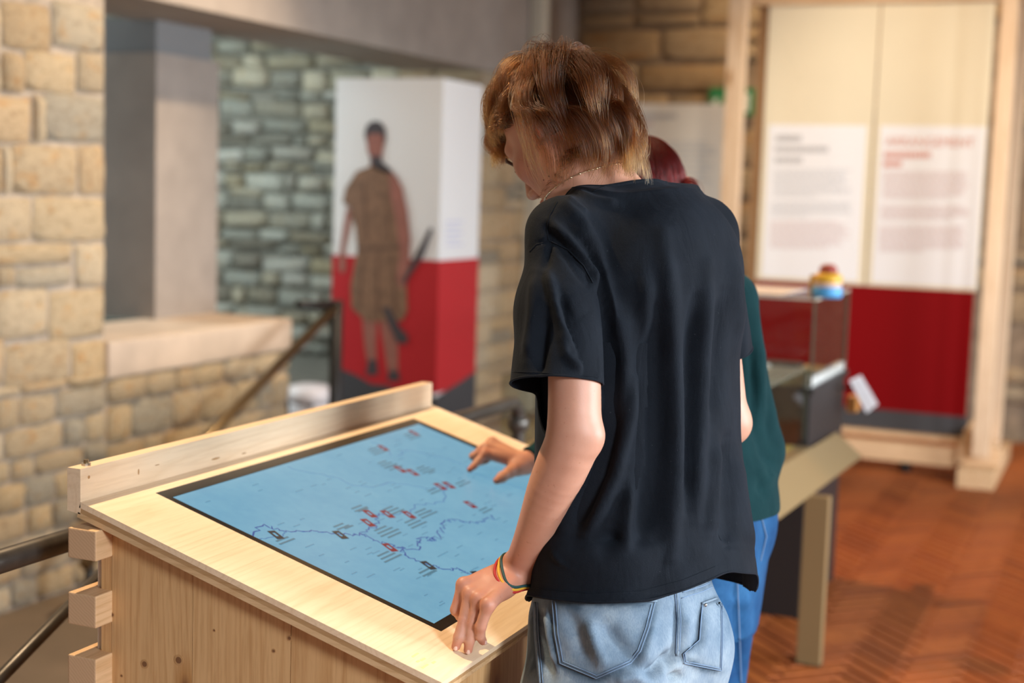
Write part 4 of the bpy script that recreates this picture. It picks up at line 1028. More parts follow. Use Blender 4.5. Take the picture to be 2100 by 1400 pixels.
# ------------------------------------------------------------------ young man at the table
R0 = np.array([FWD[1], -FWD[0], 0.0]); UP = np.array([0, 0, 1.0])
def camdir(x, y): return nrm(R0*x+FH*y)
mf = camdir(-0.707, 0.707); mr = camdir(0.707, 0.707)         # his forward and his right
man = thing('person', 'young person in a black t-shirt and light jeans, tousled brown hair with blond tips', 'person', (0, 0, 0))
hipc = at(1280, 1190, 2.30); man.location = (hipc[0], hipc[1], 0)
SL = at(1152, 482, 2.27); SR = at(1444, 484, 2.50)             # shoulder joints
EL = at(1175, 893, 2.155); WL = at(1063, 1168, 2.265)          # left elbow and wrist
ER = at(1493, 865, 2.52); WR = at(1352, 985, 2.66)
CH = at(1310, 620, 2.37); C7 = at(1286, 396, 2.405)
SKB = at(1195, 318, 2.43)
# head frame
hy = camdir(-0.64, 0.77); pit = math.radians(43)
hf = hy*math.cos(pit)-UP*math.sin(pit); hl_ = np.cross(UP, hy); hr = -hl_; hu = np.cross(hr, hf)
rl = math.radians(4); hr, hu = hr*math.cos(rl)+hu*math.sin(rl), hu*math.cos(rl)-hr*math.sin(rl)
HR = np.stack([hr, hf, hu], 1); HC = at(1152, 278, 2.44)
def hp(x, y, z): return HC+HR@np.array([x, y, z], float)*1.07
def head_prims(F_, hp, HR, s=1.0):
    A = F_.add
    A(ellipsoid(hp(0, -0.010, 0.036), (0.079*s, 0.101*s, 0.090*s), HR), 0.02)
    A(ellipsoid(hp(0, 0.040, -0.030), (0.060*s, 0.055*s, 0.080*s), HR), 0.03)
    for q in (-1, 1):
        A(cone(hp(q*0.054, -0.004, -0.040), hp(q*0.016, 0.074, -0.098), 0.020, 0.015), 0.022)
        A(ball(hp(q*0.044, 0.055, -0.014), 0.022), 0.025)
        A(cone(hp(q*0.046, 0.066, 0.030), hp(q*0.012, 0.088, 0.028), 0.011, 0.010), 0.016)
        A(ellipsoid(hp(q*0.032, 0.098, 0.010), (0.017, 0.014, 0.011), HR), 0.008, True)
        A(ellipsoid(hp(q*0.077, -0.016, 0.002), (0.0055, 0.018, 0.030), HR@rotz(q*-0.38)@rotx(-0.15)), 0.006)
        A(ellipsoid(hp(q*0.0815, -0.008, 0.003), (0.006, 0.009, 0.018), HR@rotz(q*-0.38)), 0.004, True)
        A(ball(hp(q*0.0715, -0.005, -0.026), 0.0075), 0.006)
        A(ball(hp(q*0.031, 0.0775, 0.010), 0.0128), 0.005)
        A(cone(hp(q*0.010, 0.104, -0.030), hp(q*0.012, 0.096, -0.032), 0.008, 0.008), 0.006)
    A(ball(hp(0, 0.080, -0.100), 0.018), 0.02)
    A(cone(hp(0, 0.092, 0.018), hp(0, 0.114, -0.022), 0.009, 0.011), 0.010)
    A(ellipsoid(hp(0, 0.090, -0.059), (0.024, 0.013, 0.007), HR), 0.006)
    A(ellipsoid(hp(0, 0.089, -0.070), (0.021, 0.013, 0.007), HR), 0.006)
def rotz(a): c, s = math.cos(a), math.sin(a); return np.array([[c, -s, 0], [s, c, 0], [0, 0, 1]])
def rotx(a): c, s = math.cos(a), math.sin(a); return np.array([[1, 0, 0], [0, c, -s], [0, s, c]])
def finger(F_, pts, rad, k=0.004):
    for i in range(len(pts)-1): F_.add(cone(pts[i], pts[i+1], rad[i], rad[i+1]), k)
def onplane(px, py, w):  # point above the table top by w
    r = ray(px, py); t = ((BLc+EN*w-CO)@EN)/(r@EN); return CO+r*t
bf = Field(); A = bf.add
# left hand: index curled under, middle and ring planted, little finger bent, thumb behind
mt = onplane(935, 1325, 0.0080); rt_ = onplane(960, 1332, 0.0080)
dm = mt@FH; dr = rt_@FH
K = {'i': at(951, 1199, dm+0.030), 'm': at(964, 1218, dm+0.016), 'r': at(981, 1228, dr+0.004), 'p': at(1001, 1240, dr-0.014)}
fing = {
    'i': ([K['i'], at(936, 1250, dm+0.026), at(945, 1262, dm+0.045), at(958, 1262, dm+0.052)], [0.0108, 0.0098, 0.0088, 0.0073]),
    'm': ([K['m'], at(951, 1272, dm+0.006), at(941, 1306, dm+0.000), mt], [0.0105, 0.0092, 0.0086, 0.0072]),
    'r': ([K['r'], at(968, 1277, dr+0.000), at(963, 1312, dr-0.002), rt_], [0.0103, 0.0090, 0.0084, 0.0071]),
    'p': ([K['p'], at(986, 1284, dr-0.012), at(984, 1303, dr-0.006), at(990, 1314, dr+0.006)], [0.0099, 0.0088, 0.0080, 0.0067])}
for k_ in 'imrp': finger(bf, *fing[k_], k=0.0035)
thumb = [at(1010, 1200, dm+0.045), at(985, 1225, dm+0.062), at(972, 1255, dm+0.066), at(965, 1280, dm+0.060)]
finger(bf, thumb, [0.016, 0.0115, 0.0105, 0.008], 0.006)
# palm: metacarpal bones fanned from the wrist
wf = WL+nrm(K['m']-WL)*0.012
side = nrm(K['p']-K['i'])
for k_, s_ in (('i', -0.016), ('m', -0.006), ('r', 0.006), ('p', 0.014)):
    A(cone(wf+side*s_*0.9, K[k_], 0.0155, 0.0105), 0.009)
pn = nrm(np.cross(K['m']-WL, side)); pn = pn if pn@FH > 0 else -pn
A(ellipsoid((WL+K['m'])/2+pn*0.006+side*0.004, (0.046, 0.030, 0.015), np.stack([nrm(K['m']-WL), side, np.cross(nrm(K['m']-WL), side)], 1)), 0.014)
for k_ in 'imrp': A(ball(K[k_]-pn*0.0015, 0.0102), 0.005)
A(cone(thumb[0], wf, 0.015, 0.017), 0.012)
# left forearm and upper arm
fd = nrm(WL-EL); e1 = nrm(np.cross(fd, FH)); 
arm_l = [(SL, 0.036), (at(1172, 640, 2.205), 0.0400), (at(1178, 780, 2.168), 0.0405), (EL, 0.0415), (at(1153, 955, 2.168), 0.0415), (at(1130, 1005, 2.182), 0.0378),
         (at(1108, 1060, 2.203), 0.0325), (at(1086, 1115, 2.232), 0.0282), (WL, 0.0256)]
A(chain([p for p, r in arm_l], [r for p, r in arm_l]), 0.012)
A(ellipsoid(WL+side*0.001, (0.030, 0.024, 0.031), np.stack([side, np.cross(side, fd), fd], 1)), 0.012)
A(ball(at(1210, 897, 2.145), 0.0165), 0.03)                                      # point of the elbow
# right arm and a simple resting hand (hidden behind the body)
fr_ = nrm(WR-ER)
A(cone(SR, ER, 0.042, 0.036), 0.02); A(cone(ER, ER+fr_*0.10, 0.037, 0.037), 0.02); A(cone(ER+fr_*0.10, WR, 0.036, 0.026), 0.02)
A(ball(ER+np.array([0, 0, -0.004])+mr*0.008, 0.030), 0.02)
hd_ = nrm(np.array([-0.80, 0.30, -0.5])); sd = nrm(np.cross(hd_, UP)); dn_ = np.cross(sd, hd_)
rk = []
for i, s_ in enumerate((-0.030, -0.010, 0.010, 0.028)):
    kk = WR+hd_*(0.088-0.006*abs(i-1))+sd*s_; L_ = (0.040, 0.045, 0.042, 0.033)[i]
    d2_ = nrm(hd_*0.75+np.array([0, 0, -0.65])); d3_ = nrm(hd_*0.5+np.array([0, 0, -0.85]))
    finger(bf, [kk, kk+d2_*L_, kk+d2_*L_+d3_*L_*0.6, kk+d2_*L_+d3_*L_*1.05], [0.0098, 0.0085, 0.0078, 0.0065], 0.004); rk.append(kk)
for kk in rk: A(cone(WR+(kk-WR)*0.15, kk, 0.015, 0.0105), 0.009)
finger(bf, [WR+hd_*0.03-sd*0.022, WR+hd_*0.06-sd*0.046, WR+hd_*0.088-sd*0.054, WR+hd_*0.108-sd*0.054-UP*0.008], [0.015, 0.0115, 0.010, 0.008], 0.008)
# trunk, neck, head, legs
def rel(c, a=0, b=0, z=0): return v3(c)+mr*a+mf*b+UP*z
A(loft([(hipc[2]-0.14, hipc[0], hipc[1], 0.13, 0.09), (hipc[2]-0.03, *hipc[:2], 0.145, 0.10), (hipc[2]+0.12, *(hipc*0.7+CH*0.3)[:2], 0.135, 0.095),
        (CH[2]-0.02, *CH[:2], 0.155, 0.105), (CH[2]+0.10, *(CH*0.6+C7*0.4)[:2], 0.150, 0.095), (C7[2]-0.04, *(CH*0.3+C7*0.7)[:2], 0.08, 0.07)], mr, mf), 0.03)
A(cone(rel(C7, -0.02, 0.01, -0.05), SL, 0.046, 0.040), 0.04); A(cone(rel(C7, 0.02, 0.01, -0.05), SR, 0.046, 0.040), 0.04)
A(cone(rel(C7, 0, 0.012, -0.03), SKB+(SKB-C7)*0.25, 0.060, 0.054), 0.03)
A(cone(at(1160, 340, 2.385), at(1215, 440, 2.375), 0.016, 0.020), 0.04)            # sternomastoid on the near side
head_prims(bf, hp, HR)
hips = [rel(hipc, s_*0.090, 0, -0.08) for s_ in (-1, 1)]
knees = [rel((hipc[0], hipc[1], 0.50), s_*0.105, 0.02) for s_ in (-1, 1)]
ank = [rel((hipc[0], hipc[1], 0.085), s_*0.115, -0.055) for s_ in (-1, 1)]
for i in (0, 1):
    A(cone(hips[i], knees[i], 0.070, 0.052), 0.04); A(cone(knees[i], rel(knees[i], 0, -0.025, -0.13), 0.053, 0.052), 0.03); A(cone(rel(knees[i], 0, -0.025, -0.13), ank[i], 0.052, 0.036), 0.03)
    A(cone(rel(ank[i], 0, -0.03, -0.045), rel(ank[i], 0, 0.13, -0.055), 0.030, 0.026), 0.03)
V, Q, G = bf.mesh((-1.35, 1.55, -0.02), (-0.20, 2.95, 1.82), 0.0032)
def blushmap(V, pts):
    b = np.zeros(len(V))
    for p, r, a in pts: b = np.maximum(b, a*np.exp(-(np.linalg.norm(V-p, axis=1)/r)**2))
    return b
bl_pts = [(K[k_], 0.013, 0.9) for k_ in 'imrp']+[(fing[k_][0][1], 0.010, 0.6) for k_ in 'imrp']+[(fing[k_][0][3], 0.012, 0.7) for k_ in 'imrp']
bl_pts += [((WL+K['m'])/2, 0.075, 0.40), (at(1205, 885, 2.18), 0.035, 0.42), (at(1160, 820, 2.18), 0.035, 0.30), (hp(-0.078, -0.016, 0.0), 0.030, 0.95), (hp(-0.045, 0.06, -0.02), 0.03, 0.55), (hp(-0.03, 0.08, -0.06), 0.02, 0.4), (K['i']+(fing['i'][0][1]-K['i'])*0.6, 0.02, 0.5)]  # the strong ear point paints in light showing through the ear
# fingers creases at the middle joints
disp_ = np.zeros(len(V))
for k_ in 'mr':
    for j, a_ in ((1, 0.0006),):
        c = fing[k_][0][j]; ax = nrm(fing[k_][0][j]-fing[k_][0][j-1]); t = (V-c)@ax; d = np.linalg.norm(V-c, axis=1)
        disp_ -= np.where(d < 0.014, a_*(np.sin(t*2*math.pi/0.0035)*0.5+0.5), 0)
V = V+G*disp_[:, None]
body = quad_mesh('body', V, Q, M['skin'], man, {'blush': blushmap(V, bl_pts)})
# nails
nailm = plain('nail', (0.72, 0.48, 0.40), 0.25)
for k_, px_ in (('m', (934, 1321)), ('r', (956, 1328)), ('p', (989, 1311))):
    tip, dip = fing[k_][0][3], fing[k_][0][2]; ax = nrm(tip-dip); vd = nrm(CO-tip); up_ = nrm(vd*0.55+EN*0.35+np.array([0.15, -0.2, 0.0])); up_ = nrm(up_-ax*(up_@ax)); lat = np.cross(ax, up_)
    rr = fing[k_][1][3]; c = tip-ax*0.0005+up_*(rr*0.72); Vn = []; Fn = []
    for a_ in np.linspace(-1, 1, 7):
        for b_ in np.linspace(-1, 1, 9):
            w_ = math.sqrt(max(0, 1-abs(b_)**3.2)); Vn.append(c+lat*a_*0.0046*w_+ax*b_*0.0060+up_*(0.0024-0.0030*a_*a_*w_-0.0008*b_*b_-(0.0 if abs(b_) < 0.99 else 0.001)))
    for i in range(6):
        for j in range(8): Fn.append((i*9+j, i*9+j+1, i*9+j+10, i*9+j+9))
    mesh_obj('nail', Vn, Fn, nailm, man, True)
# eyes
eyew = plain('eye_white', (0.75, 0.72, 0.68), 0.15); eyed = plain('eye_iris', (0.05, 0.035, 0.025), 0.15); lash = plain('lashes', (0.03, 0.018, 0.012), 0.6)
for q in (-1, 1):
    c = hp(q*0.031, 0.0775, 0.010)
    ev = MB(); bm = bmesh.new(); bmesh.ops.create_uvsphere(bm, u_segments=16, v_segments=10, radius=0.0118); ev.bm(bm)
    e_o = mesh_obj('eye', np.array(ev.v)+c, ev.f, eyew, man, True)
    iv = MB().tube([c+hf*0.0095-hu*0.004, c+hf*0.0122-hu*0.005], 0.0055, 14); iv.build('iris', eyed, e_o)
    MB().tube([hp(q*0.0450, 0.079, 0.004), hp(q*0.040, 0.0875, 0.003), hp(q*0.031, 0.0915, 0.002), hp(q*0.020, 0.087, 0.003)], 0.0009, 6).build('eyelashes', lash, man, True)
    MB().tube([hp(q*0.050, 0.080, 0.026), hp(q*0.040, 0.091, 0.0295), hp(q*0.020, 0.0985, 0.027)], [0.0015, 0.003, 0.0028], 6).build('eyebrow', plain('brow_hair', (0.10, 0.055, 0.03), 0.7), man, True)
# small moles on the cheek
for px_ in ((1126, 361), (1114, 369), (1096, 349), (1160, 348)):
    pass

# ------------------------------------------------------------------ t-shirt (the jeans' surface comes first, the shirt hangs over it)
jf = Field(); A = jf.add
def jsec(py, px, d, a, b): p = at(px, py, d); return (p[2], p[0], p[1], a, b)
A(loft([jsec(1150, 1285, 2.31, 0.160, 0.118), jsec(1200, 1282, 2.305, 0.168, 0.128), jsec(1250, 1280, 2.30, 0.177, 0.138), jsec(1320, 1280, 2.30, 0.181, 0.142), jsec(1395, 1280, 2.30, 0.182, 0.138), jsec(1440, 1280, 2.30, 0.180, 0.125)], mr, mf))
hj = at(1280, 1330, 2.30)
for s_ in (-1, 1):
    A(ellipsoid(rel(hj, s_*0.078, -0.062, 0.0), (0.086, 0.085, 0.105), np.stack([mr, mf, UP], 1)), 0.03)
    A(cone(rel(hj, s_*0.092, -0.005, -0.06), rel((hipc[0], hipc[1], 0.50), s_*0.105, 0.01), 0.112, 0.098), 0.02)
    A(cone(rel((hipc[0], hipc[1], 0.50), s_*0.105, 0.01), rel(ank[0 if s_ < 0 else 1], 0, 0, 0.02), 0.098, 0.088), 0.02)
tf = Field(); A = tf.add
def zat(py, d=2.36): return float(at(1310, py, d)[2])
def sec(pyl, pxc, d, a, b): p = at(pxc, pyl, d); return (p[2], p[0], p[1], a, b)
A(loft([sec(1270, 1322, 2.335, 0.218, 0.172), sec(1200, 1322, 2.335, 0.215, 0.168), sec(1100, 1320, 2.34, 0.209, 0.158), sec(1000, 1315, 2.345, 0.204, 0.150), sec(880, 1312, 2.355, 0.201, 0.145),
        sec(760, 1312, 2.365, 0.200, 0.142), sec(640, 1313, 2.372, 0.195, 0.136), sec(540, 1312, 2.378, 0.180, 0.120), sec(470, 1308, 2.385, 0.155, 0.100), sec(400, 1300, 2.392, 0.11, 0.075)], mr, mf))
A(cone(rel(C7, -0.035, 0.005, -0.048), SL+UP*0.004, 0.058, 0.0505), 0.05)
A(cone(rel(C7, 0.035, 0.005, -0.050), SR+UP*0.012, 0.056, 0.0520), 0.09)
A(ellipsoid(rel(CH, 0.015, -0.070, 0.045), (0.14, 0.070, 0.13), np.stack([mr, mf, UP], 1)), 0.06)
naxis = nrm(SKB-C7)
A(cone(rel(C7, 0, 0.012, -0.03), rel(C7, 0, 0.012, -0.03)+naxis*0.12, 0.068, 0.066), 0.03)
n_torso = len(tf.p)
SLE = at(1140, 830, 2.172); SRE = at(1474, 760, 2.535)
A(cone(SL, SL+(SLE-SL)*0.45, 0.053, 0.064), 0.03); A(cone(SL+(SLE-SL)*0.45, SLE, 0.064, 0.0745), 0.03)
A(cone(SR, SRE, 0.052, 0.066), 0.03)
V, Q, G = tf.mesh((-1.35, 1.65, 0.70), (-0.15, 3.0, 1.72), 0.0042)
shirt_folds = [
    ([(1345, 640), (1336, 733), (1340, 850), (1338, 950), (1322, 1060), (1300, 1130)], -0.012, 24),
    ([(1360, 480), (1370, 568), (1378, 697), (1384, 804), (1388, 971), (1378, 1080), (1375, 1180)], 0.008, 17),
    ([(1304, 780), (1292, 850), (1262, 975), (1228, 1055), (1202, 1108)], 0.011, 13),
    ([(1262, 840), (1236, 960), (1200, 1050), (1180, 1090)], -0.006, 15),
    ([(1298, 990), (1290, 1080), (1284, 1160)], 0.006, 16), ([(1255, 1090), (1246, 1150), (1240, 1220)], -0.006, 16),
    ([(1140, 1140), (1160, 1178), (1190, 1212)], 0.008, 12), ([(1180, 1130), (1200, 1180), (1215, 1210)], -0.005, 12),
    ([(1452, 540), (1447, 640), (1440, 780), (1432, 930), (1428, 1080)], 0.007, 14),
    ([(1482, 600), (1468, 720), (1460, 860)], -0.007, 13), ([(1425, 610), (1414, 740), (1410, 900), (1405, 1050)], -0.006, 13),
    ([(1500, 520), (1516, 640), (1522, 760)], 0.005, 12), ([(1470, 900), (1462, 1000), (1455, 1120)], 0.006, 14),
    ([(1492, 900), (1490, 1000), (1493, 1100), (1498, 1165)], -0.013, 13), ([(1520, 930), (1530, 1050), (1545, 1160)], 0.006, 14),
    ([(1127, 452), (1165, 492), (1213, 556), (1232, 600)], 0.007, 9), ([(1122, 470), (1158, 512), (1205, 580)], -0.006, 9),
    ([(1177, 443), (1220, 526), (1249, 611), (1266, 680)], 0.006, 14), ([(1196, 500), (1228, 560), (1243, 640), (1243, 740), (1242, 800)], -0.009, 10),
    ([(1270, 620), (1282, 740), (1270, 880)], 0.005, 18), ([(1255, 700), (1254, 800), (1246, 900)], -0.006, 14),
    ([(1122, 552), (1138, 611), (1152, 665), (1176, 722)], 0.007, 9), ([(1146, 600), (1165, 660), (1190, 715)], -0.005, 10),
    ([(1148, 676), (1160, 728), (1195, 762)], 0.005, 8), ([(1100, 560), (1094, 650), (1082, 740)], 0.005, 12), ([(1120, 640), (1110, 720), (1105, 770)], -0.005, 12),
    ([(1145, 408), (1190, 448), (1230, 520)], 0.004, 9), ([(1160, 405), (1205, 440)], 0.003, 6), ([(1130, 480), (1118, 560)], -0.003, 8),
    ([(1215, 700), (1222, 750), (1222, 790)], 0.004, 9), ([(1198, 690), (1204, 740), (1206, 785)], -0.004, 9),
    ([(1178, 392), (1220, 410), (1270, 418)], 0.003, 8), ([(1330, 760), (1328, 640), (1322, 560)], 0.004, 16)]
d = 2.5*strokes(V, G, shirt_folds); d = 0.017*np.tanh(d/0.017)
# soft vertical drape everywhere else
zrel = np.clip((1.35-V[:, 2])/0.55, 0, 1); ang = np.arctan2((V-hipc)@mf, (V-hipc)@mr)
d += zrel*(0.004*np.sin(ang*9+1.3+V[:, 2]*3)+0.003*np.sin(ang*15+V[:, 2]*5))*(0.35+0.65*(np.sin(ang) > -0.2))
d += 0.0016*fbm(V*np.array([9, 9, 3.5]), 4)
# narrow sleeve seam
d += strokes(V, G, [([(1086, 512), (1100, 498), (1130, 492), (1165, 510), (1200, 545), (1222, 590)], -0.003, 4.0), ([(1143, 412), (1127, 440), (1121, 470), (1124, 490)], -0.0022, 3.5)])
V = V+G*d[:, None]
# the hem rises towards his right and dips at the near side
hz = zat(1222)
pxv = project(V)
jtop = float(at(1285, 1150, 2.31)[2])
def over_jeans(V):
    m_ = np.nonzero(V[:, 2] < jtop+0.06)[0]
    for _ in range(4):   # the cloth lies outside the jeans
        q = V[m_].copy(); q[:, 2] = np.minimum(q[:, 2], jtop-0.05); dd = jf.ev(q)
        out = V[m_]-hipc; out[:, 2] = 0; out = nrm_rows(out)
        V[m_] += out*(np.clip(0.008-dd, 0, 0.03)*np.clip((jtop+0.06-V[m_][:, 2])/0.08, 0, 1))[:, None]
    return V
V = over_jeans(V)
for _ in range(2):
    dd = bf.ev(V); q = np.nonzero((dd < 0.004) & (V[:, 2] > at(1140, 789, 2.178)[2]+0.002) & (V[:, 2] < C7[2]+0.01))[0]
    if len(q): d_, g_ = bf.grad(V[q]); V[q] += g_*np.clip(0.005-d_, 0, 0.02)[:, None]
shirt = quad_mesh('t_shirt', V, Q, M['tee'], man)
torso_f = Field(); torso_f.p = tf.p[:n_torso]
axL, axR = nrm(SLE-SL), nrm(SRE-SR)
def cone_d(a, b, c): 
    t = np.clip(((c-a)@(b-a))/((b-a)@(b-a)), 0, 1); return np.linalg.norm(c-a-t*(b-a))-(0.052+0.022*t)
def owned(a, b, c):
    c = np.array(c); return cone_d(a, b, c) < 0.012 and float(torso_f.ev(c[None])[0]) > cone_d(a, b, c)+0.004
pL = at(1140, 789, 2.178); nL = nrm(axL*0.96-UP*0.08)
pR = at(1500, 717, 2.53)
def in_left(c): c = np.array(c); return c[2] < pL[2]+0.04 and cone_d(SL, SLE, c) < 0.03 and owned(SL, SLE, c)
def in_right(c): c = np.array(c); return c[2] < pR[2]+0.04 and cone_d(SR, SRE, c) < 0.03 and owned(SR, SRE, c)
nb0 = rel(C7, 0, 0.012, -0.03)
colp = C7+naxis*0.006
cn = nrm(naxis*0.80+UP*0.42-mf*0.20); cn = nrm(cn-mr*(cn@mr)*0.9)
def in_neck(c): c = np.array(c)-nb0; t = c@naxis; return -0.02 < t < 0.2 and np.linalg.norm(c-naxis*t) < 0.096
cut(shirt, [((hipc[0], hipc[1], hz), (0, 0, -1), None), (tuple(pL), tuple(nL), in_left), (tuple(pR), tuple(axR), in_right), (tuple(colp), tuple(cn), in_neck)])
nv = len(shirt.data.vertices); Vs = np.zeros(nv*3); shirt.data.vertices.foreach_get('co', Vs); Vs = Vs.reshape(-1, 3)+world_loc(man)
Ns = np.zeros(nv*3); shirt.data.vertices.foreach_get('normal', Ns); Ns = Ns.reshape(-1, 3)
near_hem = np.clip((hz+0.22-Vs[:, 2])/0.22, 0, 1)**1.5
flat_ = Vs.copy(); flat_[:, 2] = hz; pb = project(flat_)
hemtab = np.interp(pb[:, 0], [1070, 1120, 1210, 1330, 1400, 1450, 1490, 1510, 1570], [1218, 1227, 1235, 1230, 1208, 1188, 1167, 1172, 1177])
fac_ = np.clip((nrm_rows(CO-Vs)*Ns).sum(1)*2.5+0.6, 0, 1)
Vs[:, 2] -= near_hem*fac_*(hemtab-pb[:, 1])/F*((flat_-CO)@fw)
shirt.data.vertices.foreach_set('co', (Vs-world_loc(man)).astype(np.float32).ravel()); shirt.data.update()
torso_f.add((lambda P: np.full(P.shape[:-1], 9.0), v3(CH), 0.01), 0)
Vt, Qt, Gt = torso_f.mesh((-1.35, 1.65, 0.74), (-0.15, 3.0, 1.60), 0.009)
Vt = Vt-Gt*0.004; cq = Vt[Qt].mean(1)
kp = [(c[2] < SL[2]-0.16 and c[2] > hz+0.05) and (cone_d(SL, SL+(SLE-SL)*1.25, c) < 0.075 or cone_d(SR, SR+(SRE-SR)*1.25, c) < 0.075) for c in cq]
quad_mesh('underarm_panel', Vt, Qt[np.array(kp)], M['tee'], shirt)
md = shirt.modifiers.new('thickness', 'SOLIDIFY'); md.thickness = 0.0022; md.offset = -1
# hems and collar: rims that follow the cut edges
def boundary_loops(o):
    bm = bmesh.new(); bm.from_mesh(o.data); off = Vector(world_loc(o.parent)); es = [e for e in bm.edges if e.is_boundary]; adj = {}
    for e in es:
        for a_, b_ in ((e.verts[0], e.verts[1]), (e.verts[1], e.verts[0])): adj.setdefault(a_.index, []).append(b_.index)
    co = {v.index: np.array(v.co+off) for v in bm.verts if v.index in adj}; seen = set(); loops = []
    for s_ in adj:
        if s_ in seen: continue
        L_ = [s_]; seen.add(s_); cur = s_
        while True:
            nx = [n for n in adj[cur] if n not in seen]
            if not nx: break
            cur = nx[0]; seen.add(cur); L_.append(cur)
        if len(L_) > 20: loops.append(np.array([co[i] for i in L_]))
    bm.free(); return loops
def smooth_loop(L_, n=90, it=6):
    d_ = np.linalg.norm(np.diff(np.vstack([L_, L_[:1]]), axis=0), axis=1); cum = np.concatenate([[0], np.cumsum(d_)]); LL = np.vstack([L_, L_[:1]])
    t = np.linspace(0, cum[-1], n, endpoint=False); P_ = np.stack([np.interp(t, cum, LL[:, k]) for k in range(3)], 1)
    for _ in range(it): P_ = 0.5*P_+0.25*(np.roll(P_, 1, 0)+np.roll(P_, -1, 0))
    return P_
loops = boundary_loops(shirt)
for L_ in loops:
    c = L_.mean(0); P_ = smooth_loop(L_, 120, 4)
    if np.linalg.norm(c-C7) < 0.12:
        rib = []; cc_ = P_.mean(0)
        MB().tube(list(P_-cn*0.004), 0.0055, 8, closed=True).build('collar', M['tee'], shirt, True)
    elif len(L_) > 60: MB().tube(list(P_+UP*0.001), 0.0019, 6, closed=True).build('hem', M['tee'], shirt, True)

# seams of the shirt, raised threads that follow its surface
def mesh_bvh(o):
    off = world_loc(o.parent); return BVHTree.FromPolygons([tuple(np.array(v.co)+off) for v in o.data.vertices], [tuple(p.vertices) for p in o.data.polygons])
SHB = mesh_bvh(shirt)
# ------------------------------------------------------------------ jeans
V, Q, G = jf.mesh((-1.15, 1.75, 0.0), (-0.35, 2.85, 1.12), 0.005)
jfolds = [([(1205, 1270), (1225, 1325), (1246, 1375)], 0.007, 13), ([(1240, 1275), (1270, 1320), (1315, 1372)], -0.005, 12), ([(1160, 1250), (1185, 1300), (1200, 1360)], -0.004, 14),
          ([(1386, 1225), (1389, 1271), (1386, 1345), (1370, 1400)], -0.005, 7), ([(1384, 1335), (1350, 1372), (1322, 1386)], -0.012, 13), ([(1400, 1380), (1380, 1400)], -0.01, 10),
          ([(1100, 1240), (1110, 1300), (1130, 1390)], -0.006, 10), ([(1120, 1250), (1130, 1310), (1142, 1370)], 0.005, 8), ([(1410, 1260), (1408, 1310), (1402, 1350)], 0.004, 10),
          ([(1340, 1260), (1330, 1320), (1318, 1360)], 0.003, 12), ([(1450, 1260), (1444, 1320), (1430, 1360)], 0.004, 12), ([(1330, 1395), (1300, 1385), (1260, 1395)], 0.005, 10)]
d = 1.9*strokes(V, G, jfolds)+0.0032*fbm(V*np.array([8, 8, 5]), 9)
V = V+G*d[:, None]
dark = [([(1128, 1224), (1134, 1300), (1145, 1362), (1222, 1394), (1296, 1361)], 0.75, 9), ([(1296, 1361), (1316, 1336), (1334, 1285), (1347, 1232)], 0.55, 7), ([(1210, 1236), (1280, 1236), (1347, 1234)], 0.75, 14), ([(1128, 1230), (1160, 1236), (1200, 1250)], 0.7, 16),
        ([(1098, 1235), (1100, 1300), (1108, 1400)], 0.8, 9), ([(1388, 1215), (1392, 1271), (1389, 1345)], 0.5, 7), ([(1440, 1237), (1437, 1270), (1434, 1312), (1402, 1345)], 0.6, 7), ([(1402, 1350), (1440, 1370), (1481, 1378)], 0.8, 8), ([(1440, 1237), (1482, 1224)], 0.6, 7), ([(1398, 1215), (1440, 1203), (1482, 1184)], 0.45, 9), ([(1090, 1240), (1088, 1400)], 0.5, 16)]
def worn_at(V, G): 
    w_ = strokes(V, G, dark); return np.clip(1.5*w_*(0.8+0.4*fbm(V*45, 3)), 0, 0.9)
worn = worn_at(V, G)+np.clip(-d*25, 0, 0.25)  # pocket and seam wear, plus darker where the folds sink in
jeans = quad_mesh('jeans', V, Q, M['denim'], man, {'worn': worn})
cut(jeans, [((0, 0, 0.055), (0, 0, -1), None), (tuple(at(1283, 1168, 2.3)), (0, 0, 1), None)])
def bvh_of(V, Q): return BVHTree.FromPolygons([tuple(v) for v in V], [tuple(q) for q in Q.tolist()])
jb = bvh_of(V, Q)
def hit(bv, px, py):
    r = nrm(ray(px, py)); h_ = bv.ray_cast(Vector(CO), Vector(r)); return (None, None) if h_[0] is None else (np.array(h_[0]), np.array(h_[1]))
def smooth_n(bv, px, py, e=5):
    n = np.zeros(3)
    for dx in (-e, 0, e):
        for dy in (-e, 0, e):
            p, q = hit(bv, px+dx, py+dy)
            if p is not None: n += q
    n = nrm(n); return n if n@(CO-hit(bv, px, py)[0]) > 0 else -n
def inside(poly, x, y):
    c = False; n = len(poly)
    for i in range(n):
        (x0, y0), (x1, y1) = poly[i], poly[(i+1) % n]
        if (y0 > y) != (y1 > y) and x < (x1-x0)*(y-y0)/(y1-y0)+x0: c = not c
    return c
